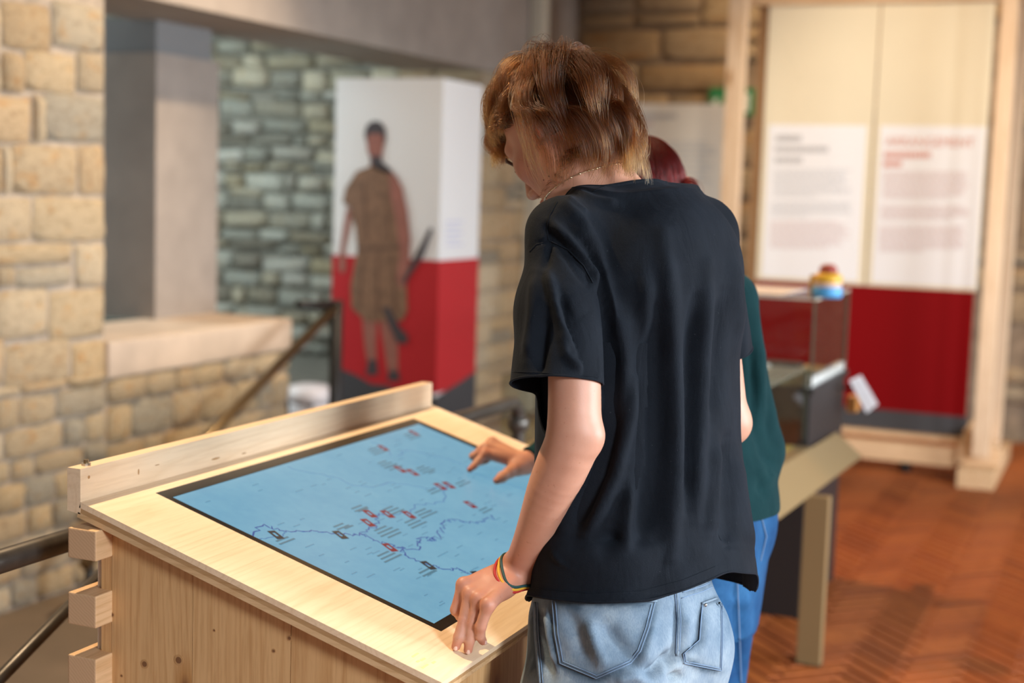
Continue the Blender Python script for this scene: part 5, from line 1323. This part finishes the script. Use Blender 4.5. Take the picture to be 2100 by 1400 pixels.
def patch(name, poly, bv, mat, parent, off=0.003, n=14, attrs=None):
    """cloth patch laid on a surface, bounded by an outline read off the photograph"""
    P_ = np.array(poly, float)
    # loft rings from the centroid outwards so that the outline stays exact
    out = []
    for i in range(len(P_)):
        a, b = P_[i], P_[(i+1) % len(P_)]; m_ = max(2, int(np.linalg.norm(b-a)/14))
        for k in range(m_): out.append(a+(b-a)*k/m_)
    out = np.array(out); c = out.mean(0); V_ = []; F_ = []; m_ = len(out); rings = n
    for k in range(rings+1):
        for q in out:
            p2 = c+(q-c)*((k+0.02)/(rings+0.02)); p, _ = hit(bv, *p2)
            if p is None: p = V_[-1] if V_ else hit(bv, *c)[0]; V_.append(p); continue
            V_.append(p+nrm(CO-p)*(off if k < rings else 0.0004))
    for k in range(rings):
        for i in range(m_): F_.append((k*m_+i, k*m_+(i+1) % m_, (k+1)*m_+(i+1) % m_, (k+1)*m_+i))
    V_ = np.array(V_); return quad_mesh(name, V_, np.array(F_), mat, parent, {'worn': worn_at(V_, nrm_rows(CO-V_))})
def seam(name, pts, bv, mat, parent, r=0.0011, off=0.0012, step=6):
    P_ = []
    for i in range(len(pts)-1):
        a, b = np.array(pts[i], float), np.array(pts[i+1], float); m_ = max(1, int(np.linalg.norm(b-a)/step))
        for k in range(m_): P_.append(a+(b-a)*k/m_)
    P_.append(np.array(pts[-1], float)); W_ = []
    for q in P_:
        p, _ = hit(bv, *q)
        if p is not None: W_.append(p+nrm(CO-p)*off)
    if len(W_) > 2: return MB().tube(W_, r, 5).build(name, mat, parent, True)
pk1 = [(1128, 1224), (1200, 1232), (1347, 1232), (1334, 1285), (1316, 1336), (1296, 1361), (1222, 1394), (1145, 1362), (1134, 1300)]
pk2 = [(1440, 1237), (1482, 1222), (1484, 1300), (1481, 1378), (1402, 1362), (1400, 1342), (1434, 1312), (1437, 1270)]
pocket1 = patch('back_pocket', pk1, jb, M['denim'], jeans, 0.0035); pocket2 = patch('back_pocket', pk2, jb, M['denim'], jeans, 0.0035)
def inset(poly, k): c = np.mean(poly, 0); return [tuple(c+(np.array(p)-c)*k) for p in poly]
for poly, par in ((pk1, pocket1), (pk2, pocket2)):
    bv_ = jb
    for k, o_ in ((0.965, 0.0042), (0.90, 0.0044)):
        ip = inset(poly, k); seam('stitching', ip[2:]+[ip[0]] if poly is pk1 else ip[1:]+ip[:1], jb, M['thread'], par, 0.0008, o_)
    seam('top_hem', [poly[1], poly[2]] if poly is pk1 else [poly[0], poly[1]], jb, M['denim'], par, 0.0022, 0.004)
for pts in ([(1384, 1212), (1389, 1271), (1386, 1340)], [(1391, 1212), (1396, 1271), (1393, 1335)], [(1400, 1214), (1440, 1202), (1482, 1182)], [(1398, 1226), (1440, 1213), (1484, 1192)], [(1094, 1235), (1096, 1300), (1104, 1400)], [(1102, 1235), (1104, 1300), (1113, 1400)]):
    seam('seam', pts, jb, M['thread'], jeans, 0.0009, 0.0012)
seam('seam', [(1387, 1212), (1392, 1271), (1389, 1345)], jb, M['denim'], jeans, 0.0030, 0.000)
seam('seam', [(1098, 1235), (1100, 1300), (1108, 1400)], jb, M['denim'], jeans, 0.0028, 0.000)
p, n_ = hit(jb, 1446, 1240)
MB().tube([p+nrm(CO-p)*0.002, p+nrm(CO-p)*0.006], 0.0032, 12).build('rivet', plain('rivet', (0.45, 0.42, 0.38), 0.3, 0.9), jeans, True)
# shoes
shm = plain('shoe', (0.55, 0.54, 0.52), 0.6); som = plain('shoe_sole', (0.75, 0.74, 0.72), 0.6)
def shoes(owner, anks, fdir, rdir, mat):
    for a_ in anks:
        sf = Field(); b0 = v3((a_[0], a_[1], 0.0))
        sf.add(cone(b0-fdir*0.045+UP*0.045, b0+fdir*0.13+UP*0.035, 0.044, 0.042)); sf.add(cone(b0-fdir*0.03+UP*0.05, b0-fdir*0.02+UP*0.10, 0.044, 0.042), 0.03)
        V, Q, G = sf.mesh(b0-0.25, b0+0.30, 0.009); V[:, 2] = np.maximum(V[:, 2], 0.008)
        so = quad_mesh('shoe', V, Q, mat, owner)
        pts = [b0+fdir*(0.045+0.135*math.cos(t))+rdir*0.046*math.sin(t) for t in np.linspace(0, 2*math.pi, 20, endpoint=False)]
        MB().prism([p+UP*(-0.011) for p in pts], (0, 0, 0.030)).build('sole', som, so)
shoes(man, ank, mf, mr, shm)

for pts, r_ in (([(1086, 516), (1100, 501), (1128, 494), (1165, 512), (1197, 545), (1216, 580)], 0.0011), ([(1143, 414), (1128, 440), (1121, 468), (1125, 493)], 0.0010), ([(1050, 762), (1110, 764), (1170, 770), (1225, 772)], 0.0007),
                ([(1100, 1206), (1210, 1216), (1320, 1210), (1400, 1189), (1470, 1160)], 0.0006), ([(1215, 392), (1255, 377), (1290, 371), (1340, 371)], 0.0008)):
    seam('stitching', pts, SHB, M['tee'], shirt, r_, 0.0006)
# ------------------------------------------------------------------ bracelet and necklace
wax = nrm(WL-EL); bside = nrm(at(1086, 1203, 2.25)-at(1030, 1150, 2.27)); 
br = bpy.data.objects.new('bracelet', None); br.empty_display_size = 0.03; br.location = Vector(WL)-man.location; link(br, man); br['label'] = 'striped woven wristband in red, yellow and dark green'
def ring_on(bfield, c, n, gap, k=48, rmax=0.14):
    n = nrm(n); e1_ = nrm(np.cross(n, FH)); e2_ = np.cross(n, e1_); out = []
    for t in np.linspace(0, 2*math.pi, k, endpoint=False):
        dv = e1_*math.cos(t)+e2_*math.sin(t); lo_, hi_ = 0.0, rmax
        rr = np.linspace(0, rmax, 60); dd = bfield.ev(c+dv*rr[:, None]); j = np.nonzero(dd > 0)[0]
        out.append(c+dv*((rr[j[0]] if len(j) else rmax)+gap))
    out = np.array(out)
    for _ in range(3): out = 0.5*out+0.25*(np.roll(out, 1, 0)+np.roll(out, -1, 0))
    return out
wn = nrm(np.cross(nrm(at(1086, 1203, 2.245)-at(1029, 1148, 2.262)), nrm(FH*0.9+UP*0.35)))
if wn@wax < 0: wn = -wn
for i, (cn_, nm) in enumerate((((0.42, 0.02, 0.02), 'red_band'), ((0.70, 0.36, 0.03), 'yellow_band'), ((0.015, 0.06, 0.06), 'green_band'))):
    mt_ = plain('band_'+nm, cn_, 0.7); c = at(1057, 1177, 2.255)-wn*(0.0037*(i-0.6))
    MB().tube(list(ring_on(bf, c, wn, 0.0014, rmax=0.05)), 0.0023, 8, closed=True).build(nm, mt_, br, True)
gold = plain('necklace_metal', (0.75, 0.62, 0.45), 0.25, 1.0)
nk = Field(); nk.p = bf.p
n2_ = nrm(UP*0.80+mf*0.50); best = None
for k_ in np.linspace(0.0, 0.07, 15):
    c_ = nb0+naxis*k_; t_ = c_-mf*0.0; e_ = ring_on(bf, c_, n2_, 0.0014, 64, 0.12); pe = project(e_)
    sc1 = abs(pe[np.argmax(pe[:, 0]), 1]-347)
    if best is None or sc1 < best[0]: best = (sc1, e_)
r_ = list(best[1])
neck = MB().tube(r_, 0.0010, 5, closed=True).build('necklace', gold, man, True); neck['label'] = 'thin gold chain necklace at the nape'
mb = MB()
for i in range(0, 64, 2): 
    bm = bmesh.new(); bmesh.ops.create_icosphere(bm, subdivisions=1, radius=0.0024)
    for v_ in bm.verts: v_.co += Vector(r_[i])
    mb.bm(bm)
tag(mb.build('chain_beads', gold, neck, True), kind='stuff')

# ------------------------------------------------------------------ hair
def hair_mat(name, root, mid, tip, var=0.7):
    m = bpy.data.materials.new(name); m.use_nodes = True; nt = m.node_tree; nt.nodes.clear()
    out = N(nt, 'ShaderNodeOutputMaterial'); hb = N(nt, 'ShaderNodeBsdfHairPrincipled'); hb.parametrization = 'COLOR'
    hi = N(nt, 'ShaderNodeHairInfo'); at_ = N(nt, 'ShaderNodeAttribute', attribute_name='tint')
    a = N(nt, 'ShaderNodeMath', operation='MULTIPLY_ADD'); nt.links.new(at_.outputs['Fac'], a.inputs[0]); a.inputs[1].default_value = var; nt.links.new(hi.outputs['Intercept'], a.inputs[2])
    b = N(nt, 'ShaderNodeMath', operation='MULTIPLY_ADD'); nt.links.new(hi.outputs['Random'], b.inputs[0]); b.inputs[1].default_value = 0.22; nt.links.new(a.outputs[0], b.inputs[2])
    ms = N(nt, 'ShaderNodeMath', operation='MULTIPLY'); nt.links.new(b.outputs[0], ms.inputs[0]); ms.inputs[1].default_value = 1/(1.22+var); sc_o = ms.outputs[0]
    c = ramp(nt, [(0.08, root), (0.62, mid), (1.0, tip)], sc_o)
    nt.links.new(c, hb.inputs['Color']); hb.inputs['Roughness'].default_value = 0.30; hb.inputs['Radial Roughness'].default_value = 0.35
    nt.links.new(hb.outputs[0], out.inputs[0]); return m
def hair_object(name, S, rad, tint, mat, parent):
    """S: list of (k,3) world polylines"""
    off = world_loc(parent); hc = bpy.data.hair_curves.new(name); hc.add_curves([len(s) for s in S])
    P_ = np.concatenate(S)-off; hc.position_data.foreach_set('vector', P_.astype(np.float32).ravel())
    ra = hc.attributes.get('radius') or hc.attributes.new('radius', 'FLOAT', 'POINT')
    R_ = np.concatenate([rad*np.linspace(1.0, 0.45, len(s)) for s in S]); ra.data.foreach_set('value', R_.astype(np.float32))
    ta = hc.attributes.new('tint', 'FLOAT', 'CURVE'); ta.data.foreach_set('value', np.asarray(tint, np.float32))
    hc.materials.append(mat); return link(bpy.data.objects.new(name, hc), parent)
def grow(n, seed, toW, R, ctr, rad, hairline, crown, length, lift, flow, bodyF, curl, nclump, steps=16, clumpy=0.75):
    """strands in head space (x right, y forward, z up)"""
    r = np.random.default_rng(seed); g = R.T@np.array([0, 0, -1.0]); out = []
    def roots(k):
        Q_ = []
        while len(Q_) < k:
            q = nrm(r.normal(size=3))
            if hairline(q): Q_.append(q)
        return np.array(Q_)
    cq = roots(nclump); q0 = roots(n); own = np.argmax(q0@cq.T+r.normal(size=(n, nclump))*0.004, 1)
    crn = nrm(crown)
    def run(q0, rnd, l, lf):
        n = len(q0); p = ctr+q0*rad; pts = [p.copy()]; dprev = None; ph = rnd[:, 0]*6.28
        for i in range(steps-1):
            t = (i+1)/(steps-1); q = (p-ctr)/rad; qn = q/np.linalg.norm(q, axis=1)[:, None]; nn = nrm_rows(qn/rad)
            aw = qn-crn*(qn@crn)[:, None]; aw = aw-nn*(aw*nn).sum(1)[:, None]; aw = aw/np.maximum(np.linalg.norm(aw, axis=1), 1e-3)[:, None]
            fl = flow(qn); gt = g-nn*(nn@g)[:, None]
            d = aw*(0.9*(1-t))[..., None] if False else aw*0.9*(1-0.85*t)+fl*0.8*(1-0.4*t)+(np.where(t > 0.42, 0.95+0.75*np.clip(-q0[:, 1]*2, 0, 1), 0.45))[:, None]*(g*t+gt*(1-t))*0.9
            w = np.stack([np.sin(ph*1.7+t*7+rnd[:, 1]*9), np.cos(ph+t*6+rnd[:, 2]*9), np.sin(ph*2.3+t*8)], 1)*curl*(0.4+1.3*t*t)
            d = nrm_rows(d+w+nn*(lf*(0.9-2.1*t))[:, None])
            if dprev is not None: d = nrm_rows(d*0.45+dprev*0.55)
            dprev = d; p = p+d*(l/(steps-1))[:, None]
            q = (p-ctr)/rad; k = np.linalg.norm(q, axis=1); mn = 1.0+0.05+lf*0.13*math.sin(math.pi*min(1, t*1.2))
            push = k < mn; p[push] = ctr+(q[push]*(mn[push]/k[push])[:, None])*rad
            if bodyF is not None:
                Wp = toW(p); dd = bodyF.ev(Wp); m_ = dd < 0.003
                if m_.any():
                    _, gr = bodyF.grad(Wp[m_]); p[m_] += (gr*(0.004-dd[m_])[:, None])@R
            pts.append(p.copy())
        return np.stack(pts, 1)
    rc = r.random((nclump, 3)); lc = length(cq)*r.uniform(0.85, 1.12, nclump); lfc = lift(cq)*r.uniform(0.3, 1.1, nclump)
    C_ = run(cq, rc, lc, lfc)
    rs = rc[own]+r.normal(size=(n, 3))*0.03; ls = lc[own]*r.uniform(0.50, 1.05, n); lfs = lfc[own]*r.uniform(0.45, 1.1, n)
    S_ = run(q0, rs, ls, lfs)
    tt = np.linspace(0, 1, steps)[None, :, None]; cl = clumpy*np.clip(tt*1.5-0.15, 0, 1)**1.0*r.uniform(0.55, 1.0, (n, 1, 1))
    S_ = S_*(1-cl)+(C_[own]+r.normal(size=(n, 1, 3))*0.0048)*cl
    S_ += r.normal(size=S_.shape)*0.0005*tt
    tint = r.uniform(0, 1, nclump)[own]**1.8*0.9+r.uniform(0, 0.35, n)**1.5
    return S_, tint
hctr = np.array([0, -0.010, 0.036])*1.07; hrad = np.array([0.0800, 0.1020, 0.0910])
toW = lambda p: HC+p@HR.T
def hairline(q):
    x, y, z = q
    if y > 0.75: return z > 0.42
    if y > 0.30: return z > 0.42-(0.75-y)*0.95
    if y > -0.10: return z > -0.02 if abs(x) > 0.3 else True
    return z > -0.80+0.25*max(0, y+0.6)
def h_len(q):
    y, z = q[:, 1], q[:, 2]
    L_ = np.full(len(q), 0.150); L_ = np.where(y < -0.3, 0.190, L_)
    L_ = np.where((y > 0.2) & (z > 0.3), 0.115, L_); L_ = np.where((y > 0.0) & (z < 0.35), 0.070, L_)
    L_ = np.where((y < 0.1) & (z < 0.25), 0.075, L_); L_ = np.where((np.abs(q[:, 0]) > 0.6) & (y > -0.25) & (z > 0.2), 0.072, L_); L_ = np.where((np.abs(q[:, 0]) > 0.45) & (y > -0.30) & (z < 0.3), 0.055, L_)
    cap_ = 0.097*np.arcsin(np.clip(z, 0, 1))+0.030+0.022*np.clip((y-0.35)*3, 0, 1); cap_ = cap_+0.07*np.clip(-y-0.22, 0, 1); L_ = np.where(y > -0.66, np.minimum(L_, cap_), L_); L_ = np.where((y < -0.35) & (z < 0.5), 0.215, L_); L_ = np.where((y < -0.3) & (z < -0.25), 0.150, L_); return L_
def h_lift(q): return 1.0+1.3*np.clip(q[:, 2], 0, 1)-0.35*np.clip(-q[:, 1], 0, 1)*np.clip(0.6-q[:, 2], 0, 1)
dC7 = nrm(HR.T@(C7-SKB))
def h_flow(q):
    f_ = np.zeros_like(q); fr_w = np.clip(q[:, 1]+0.1, 0, 1); f_[:, 1] = 0.55*fr_w; f_[:, 0] = -0.20*fr_w; f_[:, 2] = -0.25*np.clip(-q[:, 1], 0, 1); f_[:, 1] -= 0.55*np.clip(0.35-q[:, 1], 0, 1)*np.clip(0.6-q[:, 2], 0, 1)
    f_ += 0.45*dC7*(np.clip(-q[:, 1]*1.6, 0, 1)*np.clip(0.35-q[:, 2], 0, 1))[:, None]; return f_
hm = hair_mat('brown_blond_hair', (0.005, 0.0016, 0.0005), (0.054, 0.0140, 0.0022), (0.46, 0.22, 0.055))
torso_only = Field(); torso_only.p = [p for p in bf.p if np.linalg.norm(p[1]-HC) < 0.30]
S_, tint = grow(12500, 3, toW, HR, hctr, hrad, hairline, (0.08, -0.66, 0.75), h_len, h_lift, h_flow, torso_only, 0.24, 230, clumpy=0.80)
strands = [toW(s) for s in S_]
hair = hair_object('hair', strands, 0.00030, tint, hm, man)
# scalp layer under the strands
mb = MB(); bm = bmesh.new(); bmesh.ops.create_uvsphere(bm, u_segments=40, v_segments=28, radius=1)
hb_ok = lambda q: hairline(q) and (q[2] > 0.12 or q[1] < -0.35)
dead = [f for f in bm.faces if not hb_ok(np.array(nrm(f.calc_center_median())))]
bmesh.ops.delete(bm, geom=dead, context='FACES')
for v_ in bm.verts: v_.co = Vector(toW(hctr+np.array(v_.co)*(hrad*1.035)))
mb.bm(bm); mb.build('hair_base', plain('hair_base', (0.035, 0.014, 0.006), 0.7), man, True)

# moles on the cheek and jaw
bb = bvh_of(*[(lambda o: (np.array([v.co+Vector(world_loc(man)) for v in o.data.vertices]), np.array([list(p.vertices) for p in o.data.polygons])))(body)][0])
molem = plain('mole', (0.20, 0.08, 0.05), 0.6)
for (x, y, r_) in ((1126, 361, 0.0019), (1115, 369, 0.0012), (1095, 348, 0.0009), (1082, 341, 0.0009)):
    p, n_ = hit(bb, x, y)
    if p is not None:
        q = nrm(CO-p); MB().tube([p-q*0.0005, p+q*0.0006], r_, 8).build('mole', molem, man, True)
# ------------------------------------------------------------------ second person behind
gf, gr_ = camdir(-0.86, 0.51), camdir(0.51, 0.86)
h2 = at(1444, 1090, 2.89)
p2 = thing('person', 'person with red hair in a dark teal sweatshirt and blue jeans, pointing at the screen', 'person', (h2[0], h2[1], 0))
def rel2(c, a=0, b=0, z=0): return v3(c)+gr_*a+gf*b+UP*z
C2 = at(1392, 560, 3.10); CH2 = at(1428, 760, 3.00)
S2L = at(1492, 618, 2.93); S2R = at(1352, 600, 3.28)
E2L = at(1556, 925, 2.93); W2L = at(1492, 1050, 2.84)
tip = onplane(963, 963, 0.0075); d0 = tip@FH
W2R = at(1080, 950, d0+0.055); E2R = at(1262, 860, d0+0.20)
hy2 = camdir(-0.88, 0.47); pit2 = math.radians(42)
hf2 = hy2*math.cos(pit2)-UP*math.sin(pit2); hr2 = -np.cross(UP, hy2); hu2 = np.cross(hr2, hf2)
HR2 = np.stack([hr2, hf2, hu2], 1); HC2 = at(1303, 416, 3.13)
def hp2(x, y, z): return HC2+HR2@np.array([x, y, z], float)
f2 = Field(); A = f2.add
ik = at(994, 930, d0+0.035)
finger(f2, [ik, at(981, 945, d0+0.022), at(972, 955, d0+0.010), tip], [0.0100, 0.0088, 0.0076, 0.0062], 0.004)
k3 = [ik+(W2R-ik)*0.02+FH*0.020+UP*0.010, ik+(W2R-ik)*0.08+FH*0.040+UP*0.012, ik+(W2R-ik)*0.16+FH*0.055+UP*0.020]
for i, kk in enumerate(k3):
    q1 = kk+np.array(R0)*(-0.028)-UP*0.020; q2 = q1+R0*0.016-UP*0.012; q3 = q2+R0*0.014+UP*0.002
    finger(f2, [kk, q1, q2, q3], [0.0098, 0.0088, 0.0078, 0.0066], 0.0035)
tb2 = [at(1062, 958, d0+0.035), at(1045, 968, d0+0.012), at(1030, 978, d0-0.012), at(1019, 985, d0-0.024)]
finger(f2, tb2, [0.0165, 0.0125, 0.0110, 0.0085], 0.008)
for kk in [ik]+k3: A(cone(W2R+(kk-W2R)*0.12, kk, 0.0165, 0.0108), 0.009)
A(cone(tb2[0], W2R, 0.0165, 0.018), 0.014)
fd2 = nrm(W2R-E2R); A(cone(E2R, W2R, 0.034, 0.0235), 0.015); A(cone(S2R, E2R, 0.040, 0.034), 0.02)
A(cone(S2L, E2L, 0.040, 0.033), 0.02); A(cone(E2L, W2L, 0.033, 0.024), 0.015)
hd2 = nrm(W2L-E2L); s3 = nrm(np.cross(hd2, gr_))
for i, s_ in enumerate((-0.028, -0.010, 0.009, 0.026)):
    kk = W2L+hd2*0.080+s3*s_; L_ = (0.036, 0.042, 0.039, 0.030)[i]; dd_ = nrm(hd2+gf*0.25); d3_ = nrm(hd2+gf*0.7)
    finger(f2, [kk, kk+dd_*L_, kk+dd_*L_+d3_*L_*0.55, kk+dd_*L_+d3_*L_], [0.0092, 0.0082, 0.0074, 0.0060], 0.004)
    A(cone(W2L+(kk-W2L)*0.1, kk, 0.0145, 0.0100), 0.008)
finger(f2, [W2L+hd2*0.02+s3*0.02, W2L+hd2*0.05+s3*0.042, W2L+hd2*0.075+s3*0.050], [0.014, 0.011, 0.008], 0.008)
A(loft([(h2[2]-0.12, h2[0], h2[1], 0.13, 0.10), (h2[2], *h2[:2], 0.15, 0.105), (h2[2]+0.14, *(h2*0.6+CH2*0.4)[:2], 0.12, 0.085), (CH2[2], *CH2[:2], 0.14, 0.10), (C2[2]-0.06, *(CH2*0.3+C2*0.7)[:2], 0.09, 0.07)], gr_, gf), 0.03)
A(cone(rel2(C2, 0, 0, -0.05), S2L, 0.045, 0.042), 0.04); A(cone(rel2(C2, 0, 0, -0.05), S2R, 0.045, 0.042), 0.04)
A(cone(rel2(C2, 0, 0, -0.03), HC2-hu2*0.05-hf2*0.03, 0.050, 0.047), 0.03)
head_prims(f2, hp2, HR2, 0.95)
an2 = []
for s_ in (-1, 1):
    kn = rel2((h2[0], h2[1], 0.47), s_*0.085, 0.03); an = rel2((h2[0], h2[1], 0.085), s_*0.09, -0.06); an2.append(an)
    A(cone(rel2(h2, s_*0.080, 0, -0.06), kn, 0.075, 0.052), 0.04); A(cone(kn, an, 0.050, 0.036), 0.03); A(cone(rel2(an, 0, -0.03, -0.045), rel2(an, 0, 0.12, -0.055), 0.028, 0.024), 0.03)
V, Q, G = f2.mesh((-1.75, 2.2, -0.02), (-0.20, 3.75, 1.75), 0.0042)
quad_mesh('body', V, Q, M['skin'], p2, {'blush': blushmap(V, [(ik, 0.02, 0.7), (tip, 0.015, 0.9), (tb2[3], 0.015, 0.8), (W2R, 0.12, 0.35)])})
for q in (-1, 1):
    c = hp2(q*0.031, 0.0775, 0.010); ev = MB(); bm = bmesh.new(); bmesh.ops.create_uvsphere(bm, u_segments=14, v_segments=8, radius=0.0118); ev.bm(bm)
    e_o = mesh_obj('eye', np.array(ev.v)+c, ev.f, eyew, p2, True)
    MB().tube([c+hf2*0.0095-hu2*0.004, c+hf2*0.0122-hu2*0.005], 0.0055, 12).build('iris', eyed, e_o)
# sweatshirt
M['teal'] = cloth_mat('teal_fleece', (0.003, 0.022, 0.025), (0.005, 0.030, 0.033), sheen=0.10, weave=500, sheen_col=(0.3, 0.7, 0.75))
w2 = Field(); A = w2.add
A(loft([(h2[2]-0.03, *h2[:2], 0.170, 0.135), (h2[2]+0.05, *h2[:2], 0.185, 0.150), (h2[2]+0.2, *(h2*0.6+CH2*0.4)[:2], 0.180, 0.140), (CH2[2], *CH2[:2], 0.175, 0.130), (CH2[2]+0.12, *(CH2*0.55+C2*0.45)[:2], 0.155, 0.105), (C2[2]-0.03, *(CH2*0.25+C2*0.75)[:2], 0.09, 0.075)], gr_, gf))
A(cone(rel2(C2, -0.02, 0, -0.05), S2L, 0.055, 0.056), 0.05); A(cone(rel2(C2, 0.02, 0, -0.05), S2R, 0.055, 0.054), 0.05)
A(cone(rel2(C2, 0, 0, -0.04), rel2(C2, 0, 0.05, 0.05), 0.062, 0.060), 0.03)
A(cone(S2L, E2L, 0.056, 0.049), 0.03); A(cone(E2L, E2L+(W2L-E2L)*0.75, 0.049, 0.042), 0.025); A(cone(E2L+(W2L-E2L)*0.75, W2L, 0.040, 0.031), 0.02)
A(cone(S2R, E2R, 0.056, 0.050), 0.03); A(cone(E2R, E2R+(W2R-E2R)*0.7, 0.050, 0.040), 0.02); A(cone(E2R+(W2R-E2R)*0.7, W2R+fd2*0.004, 0.038, 0.0305), 0.02)
V, Q, G = w2.mesh((-1.75, 2.2, 0.7), (-0.20, 3.75, 1.65), 0.007)
d = strokes(V, G, [([(1548, 620), (1560, 720), (1566, 830)], 0.007, 12), ([(1570, 740), (1578, 830), (1576, 900)], -0.006, 9), ([(1545, 860), (1562, 930), (1590, 960)], -0.007, 9), ([(1550, 960), (1575, 985), (1592, 968)], 0.007, 9), ([(1552, 990), (1566, 1010), (1575, 1000)], -0.006, 8), ([(1538, 700), (1545, 800), (1542, 900)], -0.006, 8)])+0.003*fbm(V*np.array([7, 7, 6]), 15)
V = V+G*d[:, None]
sw = quad_mesh('sweatshirt', V, Q, M['teal'], p2)
def pr(a, b, c): t = np.clip(((c-a)@(b-a))/((b-a)@(b-a)), 0, 1); return np.linalg.norm(c-a-t*(b-a))
cut(sw, [(tuple(rel2(h2, 0, 0, 0.055)), (0, 0, -1), lambda c: pr(E2L, W2L, np.array(c)) > 0.06 or np.array(c)[2] < h2[2]-0.2),
         (tuple(W2R-fd2*0.012), tuple(fd2), lambda c: (np.array(c)-W2R)@fd2 > -0.08 and np.linalg.norm(np.array(c)-W2R) < 0.09),
         (tuple(W2L-hd2*0.008), tuple(hd2), lambda c: np.linalg.norm(np.array(c)-W2L) < 0.06),
         (tuple(rel2(C2, 0, 0.02, 0.0)), tuple(nrm(UP*0.8+gf*0.3)), lambda c: (np.array(c)-C2)@UP > -0.05 and np.linalg.norm((np.array(c)-C2)[:2]) < 0.10)])
md = sw.modifiers.new('thickness', 'SOLIDIFY'); md.thickness = 0.003; md.offset = -1
cb = ring_on(w2, W2R-fd2*0.016, fd2, -0.002, rmax=0.06); MB().tube(list(cb), 0.0045, 8, closed=True).build('cuff', M['teal'], sw, True)
# jeans
j2 = Field(); A = j2.add
hj2 = at(1448, 1060, 2.89)
A(loft([(h2[2]-0.20, *h2[:2], 0.155, 0.115), (h2[2]-0.06, *h2[:2], 0.155, 0.122), (h2[2]+0.06, *h2[:2], 0.148, 0.112)], gr_, gf))
for s_ in (-1, 1):
    A(ellipsoid(rel2(hj2, s_*0.068, -0.048, -0.01), (0.080, 0.078, 0.11), np.stack([gr_, gf, UP], 1)), 0.03)
    kn = rel2((h2[0], h2[1], 0.47), s_*0.085, 0.03)
    A(cone(rel2(h2, s_*0.080, 0, -0.08), kn, 0.100, 0.090), 0.02); A(cone(kn, rel2(an2[(s_+1)//2], 0, 0, 0.0), 0.090, 0.095), 0.02)
V, Q, G = j2.mesh((-1.5, 2.3, 0.0), (-0.25, 3.6, 1.15), 0.008)
d = strokes(V, G, [([(1500, 1190), (1510, 1250), (1512, 1390)], -0.006, 9), ([(1530, 1180), (1530, 1280), (1528, 1390)], 0.005, 9), ([(1490, 1225), (1520, 1240), (1545, 1225)], 0.005, 8)])+0.003*fbm(V*np.array([7, 7, 5]), 25)
jn2 = quad_mesh('jeans', V+G*d[:, None], Q, M['denim_dark'], p2, {'worn': np.zeros(len(V))})
cut(jn2, [((0, 0, 0.03), (0, 0, -1), None)])
jb2 = bvh_of(V, Q)
for pts in ([(1562, 1060), (1572, 1100), (1560, 1150)], [(1512, 1185), (1516, 1280), (1520, 1400)]): seam('seam', pts, jb2, M['thread'], jn2, 0.0012, 0.004)
shoes(p2, an2, gf, gr_, shm)
# red hair
hctr2 = np.array([0, -0.010, 0.036]); hrad2 = np.array([0.090, 0.117, 0.103]); toW2 = lambda p: HC2+p@HR2.T
def h2line(q): return q[2] > 0.40 if q[1] > 0.55 else (q[2] > 0.0 if q[1] > 0.1 else q[2] > -0.60)
hm2 = hair_mat('red_hair', (0.020, 0.0007, 0.0007), (0.055, 0.0016, 0.0014), (0.15, 0.005, 0.004))
S_, tint = grow(3600, 8, toW2, HR2, hctr2, hrad2, h2line, (0.0, -0.67, 0.74), lambda q: np.full(len(q), 0.16), lambda q: 0.10+0*q[:, 0], lambda q: np.stack([0*q[:, 0], 0*q[:, 0], 0*q[:, 0]], 1), None, 0.02, 160, steps=14, clumpy=0.12)
hair_object('hair', [toW2(s) for s in S_], 0.0006, tint, hm2, p2)
bm = bmesh.new(); bmesh.ops.create_uvsphere(bm, u_segments=32, v_segments=20, radius=1)
bmesh.ops.delete(bm, geom=[f for f in bm.faces if not h2line(np.array(nrm(f.calc_center_median())))], context='FACES')
for v_ in bm.verts: v_.co = Vector(toW2(hctr2+np.array(v_.co)*(hrad2*1.03)))
MB().bm(bm).build('hair_base', plain('red_hair_base', (0.11, 0.004, 0.003), 0.6), p2, True)
